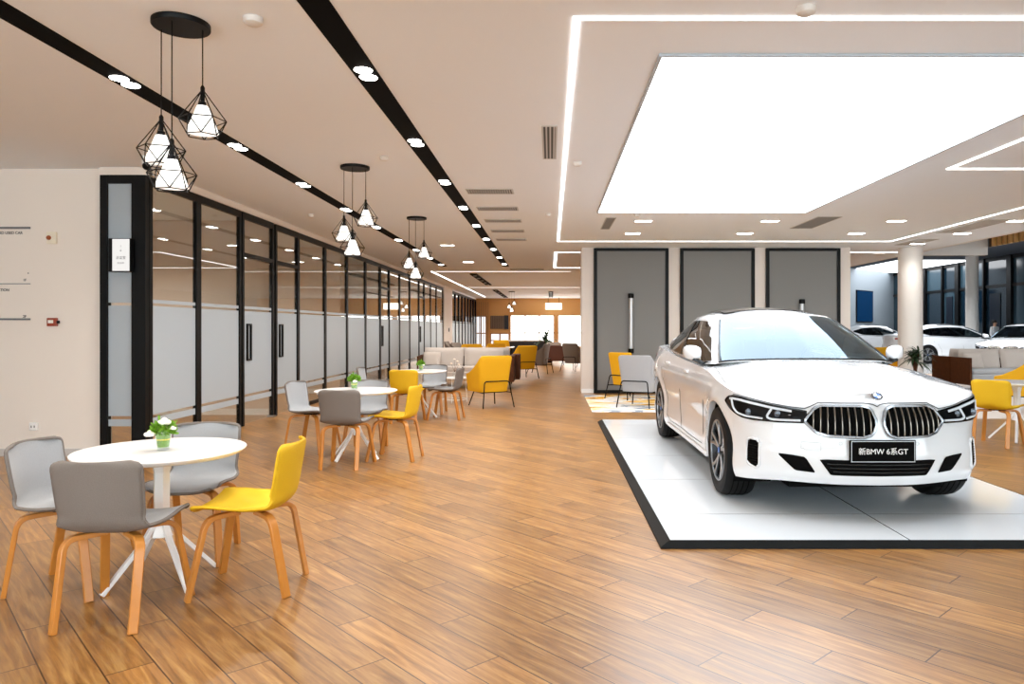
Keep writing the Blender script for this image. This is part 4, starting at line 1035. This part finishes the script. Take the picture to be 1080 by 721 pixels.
# window regions in (u, v): list of (name, ulo(v), uhi(v), vlo(u), vhi(u))
def side_v(u): return (.035, .90)
UW = 2.62                    # windscreen outer edge
def in_win(u, v):
    if u < UW and .015 < v < .955: return 'ws'
    if 3.12 < u < 8.35:
        lo, hi = .05, .90
        if u > 7.2: lo = .05+(u-7.2)/1.15*.40; hi = .90-(u-7.2)/1.15*.18
        if u < 3.9: hi = .90-(3.9-u)*.22
        if lo < v < hi: return 'sw'
    if u > 9.45 and .10 < v < .93: return 'rw'
    return None
def make_greenhouse(root):
    us = sorted(set([round(k*.1, 4) for k in range(0, 111)]+[UW, 3.12, 8.35, 9.45])); 
    vs = sorted(set([0, .015, .035, .05, .10, .90, .93, .955, 1.0]+[k/24 for k in range(25)]))
    cells = {'ws': [], 'sw': [], 'rw': [], None: []}
    for i in range(len(us)-1):
        for j in range(len(vs)-1):
            c = ((us[i]+us[i+1])/2, (vs[j]+vs[j+1])/2)
            cells[in_win(*c)].append((us[i], us[i+1], vs[j], vs[j+1]))
    def mesh(cs, sides, off=0):
        m = MB()
        for side in sides:
            for a, b, c, d in cs:
                b0 = len(m.v)
                for u, v in ((a, c), (b, c), (b, d), (a, d)):
                    p = GH(u, v, off); m.v.append((p[0]*side, p[1], p[2]))
                m.f.append((b0, b0+1, b0+2, b0+3))
        return m
    m = mesh(cells[None], (1, -1))
    # roof cap
    for side in (1, -1):
        rows = []
        for k in range(0, 111):
            u = k*.1; r = cr(ROOF, u); yc = r[1]
            zc = smo([(2.27, 1.478), (2.6, 1.532), (3.0, 1.552), (3.4, 1.535), (3.8, 1.455), (4.11, 1.36)], yc)
            rows.append([(r[0]*(1-j/10)*side, yc, r[2]+(zc-r[2])*(1-(1-j/10)**2.3)) for j in range(11)])
        m.quadstrip(rows, False)
    m.build('roof', car_white, root, smooth=35)
    mesh(cells['ws'], (1, -1)).build('windscreen', car_glass, root, smooth=60)
    mesh(cells['rw'], (1, -1)).build('rear_window', side_glass, root, smooth=60)
    for side in (1, -1): mesh(cells['sw'], (side,)).build('side_window', side_glass, root, smooth=60)
    # black door pillar, quarter strip and chrome outline
    for side in (1, -1):
        for u0, u1 in ((5.25, 5.48), (7.0, 7.12)):
            q = MB(); q.grid(lambda a, b: (lambda p: (p[0]*side, p[1], p[2]))(GH(u0+(u1-u0)*a, .05+.83*b, .006)), 2, 8)
            q.build('door_pillar', gloss_black, root)
        edge = [(3.14+(8.3-3.14)*k/40, .04 if 3.14+(8.3-3.14)*k/40 < 7.2 else .05+(3.14+(8.3-3.14)*k/40-7.2)/1.15*.40) for k in range(41)]
        P = [(lambda p: (p[0]*side, p[1], p[2]))(GH(u, v, .006)) for u, v in edge]
        MB().tube(P, .008, 6).build('window_trim', chrome, root)
    # black edge band around the windscreen
    P = [(u, .02) for u in [k*UW/20 for k in range(21)]]+[(UW, .02+.93*k/20) for k in range(1, 21)]
    for side in (1, -1): MB().tube([(lambda p: (p[0]*side, p[1], p[2]))(GH(u, v, .004)) for u, v in P], .008, 6).build('windscreen_seal', gloss_black, root)
    # sunroof
    m = MB()
    m.grid(lambda a, b: (lambda x, y: (x, y, 1.003*0+smo([(2.27, 1.478), (2.6, 1.532), (3.0, 1.552), (3.4, 1.535)], y)-.045*(abs(x)/.6)**2.3*1.4+.006))((a-.5)*.96, 2.50+b*.85), 16, 10)
    m.build('sunroof', gloss_black, root, smooth=60)
def patch(s0, s1, lo, hi, off, n=24, nv=8, side=1):
    m = MB()
    def fn(a, b):
        s = s0+(s1-s0)*a; z0, z1 = (lo(s) if callable(lo) else lo), (hi(s) if callable(hi) else hi)
        o = off(s, z0+(z1-z0)*b) if callable(off) else off
        return S(s, z0+(z1-z0)*b, o, side)
    return m.grid(fn, n, nv)
def outline(s0, s1, lo, hi, off, n=24, side=1):
    P = [S(s0+(s1-s0)*k/n, lo(s0+(s1-s0)*k/n), off, side) for k in range(n+1)]
    P += [S(s1-(s1-s0)*k/n, hi(s1-(s1-s0)*k/n), off, side) for k in range(0, n+1)]
    out = [P[0]]
    for p in P[1:]:
        if (Vector(p)-Vector(out[-1])).length > .006: out.append(p)
    if (Vector(out[0])-Vector(out[-1])).length < .006: out.pop()
    return out
def make_front(root):
    K_HI = [(.030, .70), (.040, .745), (.07, .780), (.11, .792), (.40, .790), (.445, .770), (.505, .690)]
    K_LO = [(.030, .66), (.040, .625), (.07, .592), (.12, .578), (.35, .584), (.43, .605), (.505, .672)]
    khi = lambda s: lin(K_HI, s); klo = lambda s: lin(K_LO, s)
    for side in (1, -1):
        g = patch(.030, .505, klo, khi, .004, 30, 6, side).build('kidney_grille', black_matte, root, smooth=40)
        ring = outline(.030, .505, klo, khi, .010, 26, side)
        MB().bar(ring, .020, .026, True, up=(0, 1, 0)).build('chrome_surround', mat('chrome_ring', (150, 153, 158), .2, metal=1.0), g, smooth=50, bevel=.004)
        for k in range(9):
            s = .070+k*.0475
            z0, z1 = klo(s)+.012, khi(s)-.012
            pts = [S(s, z0+(z1-z0)*j/6, .012+.014*math.sin(PI*min(1, .15+j/6*.85)), side) for j in range(7)]
            MB().bar(pts, .007, .016, up=(0, 1, 0)).build('slat', mat('slat_metal', (150, 142, 132), .3, metal=.9), g, bevel=.002)
        # headlight
        H_HI = [(.50, .748), (.62, .762), (.75, .778), (.88, .800), (1.0, .822), (1.08, .826), (1.15, .815), (1.20, .785)]
        H_LO = [(.50, .668), (.70, .664), (.88, .668), (.98, .680), (1.06, .705), (1.13, .735), (1.20, .775)]
        hhi = lambda s: lin(H_HI, s); hlo = lambda s: lin(H_LO, s)
        h = patch(.50, 1.20, hlo, hhi, .004, 36, 8, side).build('headlight', lamp_clear, root, smooth=60)
        MB().bar(outline(.50, 1.20, hlo, hhi, .005, 34, side), .010, .008, True, up=(0, 1, 0)).build('rim', gloss_black, h)
        mid = lambda s: hhi(s)-.030
        MB().grid(lambda a, b: S(.60+.52*a, hhi(.60+.52*a)-.010-(.016)*b, .008, side), 20, 2).build('top_strip', drl, h, smooth=60)
        for s0, s1, sc in ((.53, .80, .78), (.80, 1.08, 1.03)):
            zl = lambda s: hlo(s)+.014
            pts = [S(s0+(s1-s0)*.02, zl(s0), .010, side), S(s0+(s1-s0)*.5, zl(s0+(s1-s0)*.5), .010, side), S(s1-.06, zl(s1-.06), .010, side), S(s1-.02, zl(s1)+.012, .010, side), S(s1-.055+(.02 if sc > 1 else 0), hhi(s1)-.035, .010, side)]
            if sc > 1: pts[-1] = S(s1+.0, hhi(s1)-.028, .010, side)
            MB().bar(roundpath(pts, .02, 3), .014, .010, up=(0, 1, 0)).build('light_guide', drl, h, bevel=.002)
        for sc in (.70, .92):
            c = S(sc, .72, .006, side); MB().lathe([(.024, -.004), (.020, -.010), (.012, -.012), (.001, -.012)], 18, c, 'y', cap=False).build('projector', mat('projector_lens', (90, 96, 104), .1, metal=.6), h, smooth=50)
        # fog recess
        FH = [(.44, .338), (.50, .432), (.58, .442), (.69, .448)]; FL = [(.44, .326), (.57, .334), (.69, .444)]
        patch(.44, .68, lambda s: lin(FL, s), lambda s: lin(FH, s), .004, 14, 4, side).build('corner_intake', black_matte, root)
        # air curtain
        AH = [(.825, .505), (.845, .525), (.90, .530), (.925, .515)]; AL = [(.825, .35), (.845, .325), (.90, .345), (.925, .37)]
        a = patch(.825, .925, lambda s: lin(AL, s), lambda s: lin(AH, s), .004, 10, 8, side).build('air_curtain', black_matte, root)
        MB().tube(outline(.820, .930, lambda s: lin(AL, s)-.004, lambda s: lin(AH, s)+.004, .004, 12, side), .010, 6, True).build('surround', car_white, a, smooth=60)
        for q in range(9): MB().bar([S(.83, .355+q*.018, .006, side), S(.92, .362+q*.018, .006, side)], .004, .004, up=(0, 1, 0)).build('rib', gloss_black, a)
        # parking sensors
        c = S(.25 if side > 0 else .30, .535, 0, side)
        for s in (.27,): 
            c = S(s, .535, .002, side); MB().tube([(c[0]+.011*math.cos(k*PI/8), c[1], c[2]+.011*math.sin(k*PI/8)) for k in range(16)], .0012, 5, True).build('parking_sensor', alu, root)
    # tow-hook cover outline on image left
    MB().tube(outline(.40, .53, lambda s: .478+(.012 if s > .5 else 0), lambda s: .535, .001, 8, -1), .0018, 5, True).build('tow_cover', alu, root)
    # hood front shut line and emblem
    P = [(-1, s) for s in [1.20-k*.04 for k in range(30)]]
    HG = [(0, .788), (.03, .800), (.07, .810), (.42, .808), (.505, .764), (.62, .772), (.75, .788), (.88, .810), (1.0, .832), (1.08, .838)]
    line = [S(s, lin(HG, s), .003, -1) for s in [.0+k*.03 for k in range(0, 37)]][::-1]+[S(s, lin(HG, s), .003, 1) for s in [k*.03 for k in range(1, 37)]]
    MB().tube(line, .0035, 5).build('hood_gap', mat('gap_grey', (70, 72, 76), .5), root)
    for side in (1, -1):
        L = []
        for k in range(20):
            t_ = k/19; s = y2s(.60+t_*.95); xs = S(s, ztop(s))[0]; p = deck(xs*(1-.02-.08*t_), s); L.append((p[0]*side, p[1], p[2]+.0015))
        MB().tube(L, .003, 5).build('hood_gap', mat('gap_grey', (70, 72, 76), .5), root)
    # lower intake
    LI = [(0, .425), (.36, .425), (.405, .420)]; LL = [(0, .315), (.335, .315), (.405, .415)]
    m = MB()
    for side in (1, -1):
        mm = patch(.0, .405, lambda s: lin(LL, s), lambda s: lin(LI, s), .004, 24, 5, side); b0 = len(m.v); m.v += mm.v; m.f += [tuple(i+b0 for i in f) for f in mm.f]
    li = m.build('lower_intake', black_matte, root)
    for z, W in ((.395, .36), (.368, .34), (.342, .32)):
        MB().bar([S(W-2*W*k/20, z, .008, 1) for k in range(21)] if False else [S(W*abs(1-k/10), z, .008, 1 if k < 10 else -1) for k in range(21)], .006, .008).build('bar', gloss_black, li)
    # front lip
    # plate
    pl = MB().box((0, -.012, .490), (.452, .018, .155)).build('number_plate', black_matte, root, bevel=.005)
    f = MB(); f.b2(-.218, .218, -.0225, -.0205, .418, .423).b2(-.218, .218, -.0225, -.0205, .557, .562).b2(-.218, -.213, -.0225, -.0205, .423, .557).b2(.213, .218, -.0225, -.0205, .423, .557).build('border', alu, pl)
    text('lettering', '\u65b0BMW 6\u7cfbGT', .052, mat('plate_white', (235, 235, 235), .5), pl, (0, -.0225, .488), ext=.0008)
    # emblem on the hood
    c = deck(0, y2s(.115)); yb = .075; zb = smo(ZC, yb)-.004
    em = MB().lathe([(.041, 0), (.041, .004), (.038, .006), (.001, .006)], 32, cap=False).build('emblem', gloss_black, root, smooth=40)
    em.location = (0, yb, zb+.003); em.rotation_euler = (math.radians(38), 0, 0)
    for k, mm in enumerate((blue_em, white_lacquer, blue_em, white_lacquer)):
        q = MB(); b0 = 0; q.v = [(0, 0, .0068)]+[(.026*math.cos(PI/2*k+PI/2*j/8), .026*math.sin(PI/2*k+PI/2*j/8), .0068) for j in range(9)]; q.f = [(0, j, j+1) for j in range(1, 9)]
        q.build('quadrant', mm, em)
    MB().tube([(.0395*math.cos(k*PI/16), .0395*math.sin(k*PI/16), .006) for k in range(32)], .0016, 5, True).build('ring', chrome, em)
    for ch, a in (('B', 2.2), ('M', PI/2), ('W', .94)): text('lettering', ch, .014, white_lacquer, em, (.0325*math.cos(a), .0325*math.sin(a), .0068), rot=(0, 0, a-PI/2), ext=.0002)
def make_sides(root):
    gap = mat('gap_grey', (70, 72, 76), .5)
    for side in (1, -1):
        def L(pts, name='door_gap', r=.003, m=gap):
            MB().tube([S(y2s(y), z, .0005, side) for y, z in pts], r, 5).build(name, m, root)
        L([(1.40, .95), (1.42, .7), (1.50, .40), (1.56, .30)]); L([(2.58, 1.0), (2.58, .7), (2.56, .30)]); L([(1.56, .30), (2.0, .29), (2.56, .30), (3.2, .29), (3.4, .34)])
        L([(3.75, 1.03), (3.72, .86), (3.55, .74), (3.42, .55), (3.40, .34)])
        for y, z in ((2.40, .905), (3.50, .935)):
            P = [S(y2s(y-.20+k*.05), z, .018*math.sin(PI*k/4)+.004, side) for k in range(5)]
            MB().bar(P, .02, .028, up=(0, 0, 1)).build('door_handle', car_white, root, bevel=.005, smooth=40)
        # sill blade
        MB().bar([S(y2s(1.36+k*.1), .235, .008, side) for k in range(21)], .025, .045).build('sill', car_white, root, bevel=.008, smooth=40)
        # mirror
        mr = MB(); cx, cy, cz = .945, 1.80, 1.105
        rings = []
        for k, (dx_, sc) in enumerate(((-.115, .35), (-.10, .72), (-.05, .95), (.02, 1.0), (.07, .93), (.105, .70), (.118, .30))):
            dx_ *= .68
            rings.append([(side*(cx+dx_), cy+.065*sc*(abs(math.cos(a))**.7)*(1 if math.cos(a) > 0 else -1)+.03*(1-sc)+dx_*.25, cz+.068*sc*(abs(math.sin(a))**.7)*(1 if math.sin(a) > 0 else -1)+dx_*.06) for a in [2*PI*j/20 for j in range(20)]])
        mr.quadstrip(rings, True, True); mo = mr.build('side_mirror', car_white, root, smooth=60)
        MB().bar([(side*.84, cy-.02, 1.005), (side*.90, cy-.01, 1.03), (side*.94, cy, 1.045)], .10, .03).build('mirror_arm', gloss_black, mo, bevel=.006)
        MB().b2(min(side*.90, side*.99), max(side*.90, side*.99), cy+.045, cy+.067, cz-.045, cz+.045).build('mirror_face', chrome, mo)
        # tail light
        patch(y2s(4.62), y2s(5.06), lambda s: .93, lambda s: 1.0, .006, 14, 3, side).build('tail_light', mat('tail_red', (150, 14, 16), .2, coat=.5), root)
    pp = MB().box((0, 5.085, .82), (.5, .012, .13)).build('rear_plate_recess', car_white, root)
def make_wheel(root, x, y, side):
    w = empty_part('wheel', root, (x, y, WR), side)
    W2 = .1225
    prof = [(.238, -W2+.012), (.262, -W2+.002), (.300, -W2-.002), (.335, -W2+.006), (.347, -W2+.028), (.352, -.05), (.352, .05), (.347, W2-.028), (.335, W2-.006), (.300, W2+.002), (.262, W2-.002), (.238, W2-.012)]
    MB().lathe(prof, 56, axis='x', cap=False).build('tyre', rubber, w, smooth=35)
    tr = MB()
    for k in (-.06, -.02, .02, .06): tr.lathe([(.3525, k-.004), (.3535, k), (.3525, k+.004)], 56, axis='x', cap=False)
    tr.build('tread_groove', black_matte, w)
    MB().lathe([(.240, W2-.012), (.236, W2-.02), (.225, W2-.05), (.218, -W2+.03), (.236, -W2+.012)], 56, axis='x', cap=False).build('rim_barrel', mat('rim_dark', (36, 37, 40), .3, metal=.7), w, smooth=40)
    MB().lathe([(.242, W2-.014), (.243, W2-.006), (.232, W2-.006), (.231, W2-.016)], 56, axis='x', cap=False).build('rim_lip', alu, w, smooth=40)
    MB().lathe([(.001, .01), (.215, .01), (.215, .0), (.001, .0)], 40, axis='x', cap=False).build('brake_disc', mat('brake_steel', (60, 60, 62), .4, metal=.8), w)
    MB().lathe([(.001, W2-.018), (.030, W2-.018), (.036, W2-.026), (.052, W2-.040), (.055, .03)], 30, axis='x', cap=False).build('hub', mat('rim_dark', (36, 37, 40), .3, metal=.7), w, smooth=40)
    MB().lathe([(.001, W2-.015), (.024, W2-.015), (.026, W2-.019)], 24, axis='x', cap=False).build('centre_cap', blue_em, w, smooth=40)
    for k in range(5):
        a = 2*PI*k/5+.3
        for dlt, mm in ((-.16, alu), (.16, alu)):
            P = []
            for r, da, xx in ((.045, .35*dlt, W2-.036), (.11, .55*dlt, W2-.034), (.18, .95*dlt, W2-.026), (.234, 1.35*dlt, W2-.014)):
                P.append((xx, r*math.cos(a+da), r*math.sin(a+da)))
            MB().bar(P, .024, .026, up=(1, 0, 0)).build('spoke', mm, w, bevel=.004)
        P = [(W2-.05, r*math.cos(a+PI/5), r*math.sin(a+PI/5)) for r in (.05, .14, .228)]
        MB().bar(P, .018, .020, up=(1, 0, 0)).build('spoke', mat('rim_dark', (36, 37, 40), .3, metal=.7), w, bevel=.004)
def empty_part(name, root, loc, side):
    o = bpy.data.objects.new(name, None); COL.objects.link(o); o.parent = root; o.location = loc
    o.rotation_euler = (0, 0, 0 if side > 0 else PI); o.empty_display_size = .1
    return o
def make_interior(root):
    dark = mat('cabin_dark', (28, 28, 30), .7); tan = mat('seat_tan', (96, 84, 74), .6)
    MB().b2(-.76, .76, 1.5, 4.5, .36, .46).b2(-.60, .60, 1.30, 1.52, .5, .96).b2(-.80, -.74, 1.7, 4.2, .46, .95).b2(.74, .80, 1.7, 4.2, .46, .95).build('cabin_floor', dark, root)
    MB().b2(-.72, .72, 1.50, 1.95, .72, 1.01).build('dashboard', dark, root, bevel=.04)
    for sx in (-.37, .37):
        s = MB(); s.box((sx, 2.75, .68), (.50, .52, .18)); s.box((sx, 3.03, .98), (.48, .14, .56), rx=-.25)
        o = s.build('front_seat', tan, root, bevel=.05); MB().box((sx, 3.12, 1.31), (.26, .10, .17), rx=-.1).build('headrest', tan, o, bevel=.03)
    MB().box((0, 3.75, .68), (1.3, .5, .18)).box((0, 4.02, .95), (1.3, .14, .5), rx=-.3).build('rear_seat', tan, root, bevel=.05)
    P = [(.37+.18*math.cos(k*PI/12), 2.13+.06*math.sin(k*PI/12), 1.0+.17*math.sin(k*PI/12)) for k in range(24)]
    st = MB().tube(P, .014, 8, True).build('steering_wheel', black_metal, root); MB().box((.37, 2.13, 1.0), (.30, .03, .07)).build('boss', black_metal, st, bevel=.01)
    MB().box((0, 2.32, 1.405), (.22, .03, .06)).build('rearview_mirror', black_metal, root, bevel=.01)
def make_car(lb, loc, rz, group=None):
    root = empty('car', lb, 'car', loc, rz, group)
    make_body(root); make_greenhouse(root); make_front(root); make_sides(root); make_interior(root)
    for a in AX:
        for side in (1, -1): make_wheel(root, side*.808, a, side)
    return root
car = make_car('large white display hatchback sedan on the white tiled platform', (2.265, 4.965, PH+.004), 0)
# far cars: copies of the whole tree
def far_car(lb, loc, rz):
    r = copy_thing(car, lb, loc, rz, group='parked cars in the far hall'); return r
# heading +x : local -y (front) -> +x
far_car('white sedan parked sideways just right of the round column, behind the sofas', (18.55, 29.0, .007), PI/2+.0)
far_car('white sedan in the far hall seen left of the round column', (17.3, 33.8, .007), PI/2+.25)
far_car('white sedan at the right edge of the photo, nose towards the camera', (14.6, 23.5, .007), -.814)

# ================================================================ world, camera
w = bpy.data.worlds.new('World'); scene.world = w; w.use_nodes = True
w.node_tree.nodes['Background'].inputs[0].default_value = (.86, .93, 1, 1); w.node_tree.nodes['Background'].inputs[1].default_value = WORLD
cam = bpy.data.cameras.new('Camera'); co = bpy.data.objects.new('Camera', cam); COL.objects.link(co)
co.location = (0, 0, 1.385); co.rotation_euler = (PI/2, 0, 0)
cam.sensor_width = 36; cam.lens = 765/1080*36; cam.shift_x = -41/1080; cam.shift_y = -14.5/1080; cam.clip_end = 200
scene.camera = co
vs = scene.view_settings; vs.view_transform = 'Standard'; vs.look = 'None'; vs.exposure = EXPO; vs.gamma = 1; vs.use_curve_mapping = False
scene.cycles.use_denoising = True
scene.cycles.max_bounces = 8; scene.cycles.diffuse_bounces = 5; scene.cycles.glossy_bounces = 4; scene.cycles.transparent_max_bounces = 24
scene.cycles.caustics_reflective = False; scene.cycles.caustics_refractive = False; scene.cycles.sample_clamp_indirect = 8
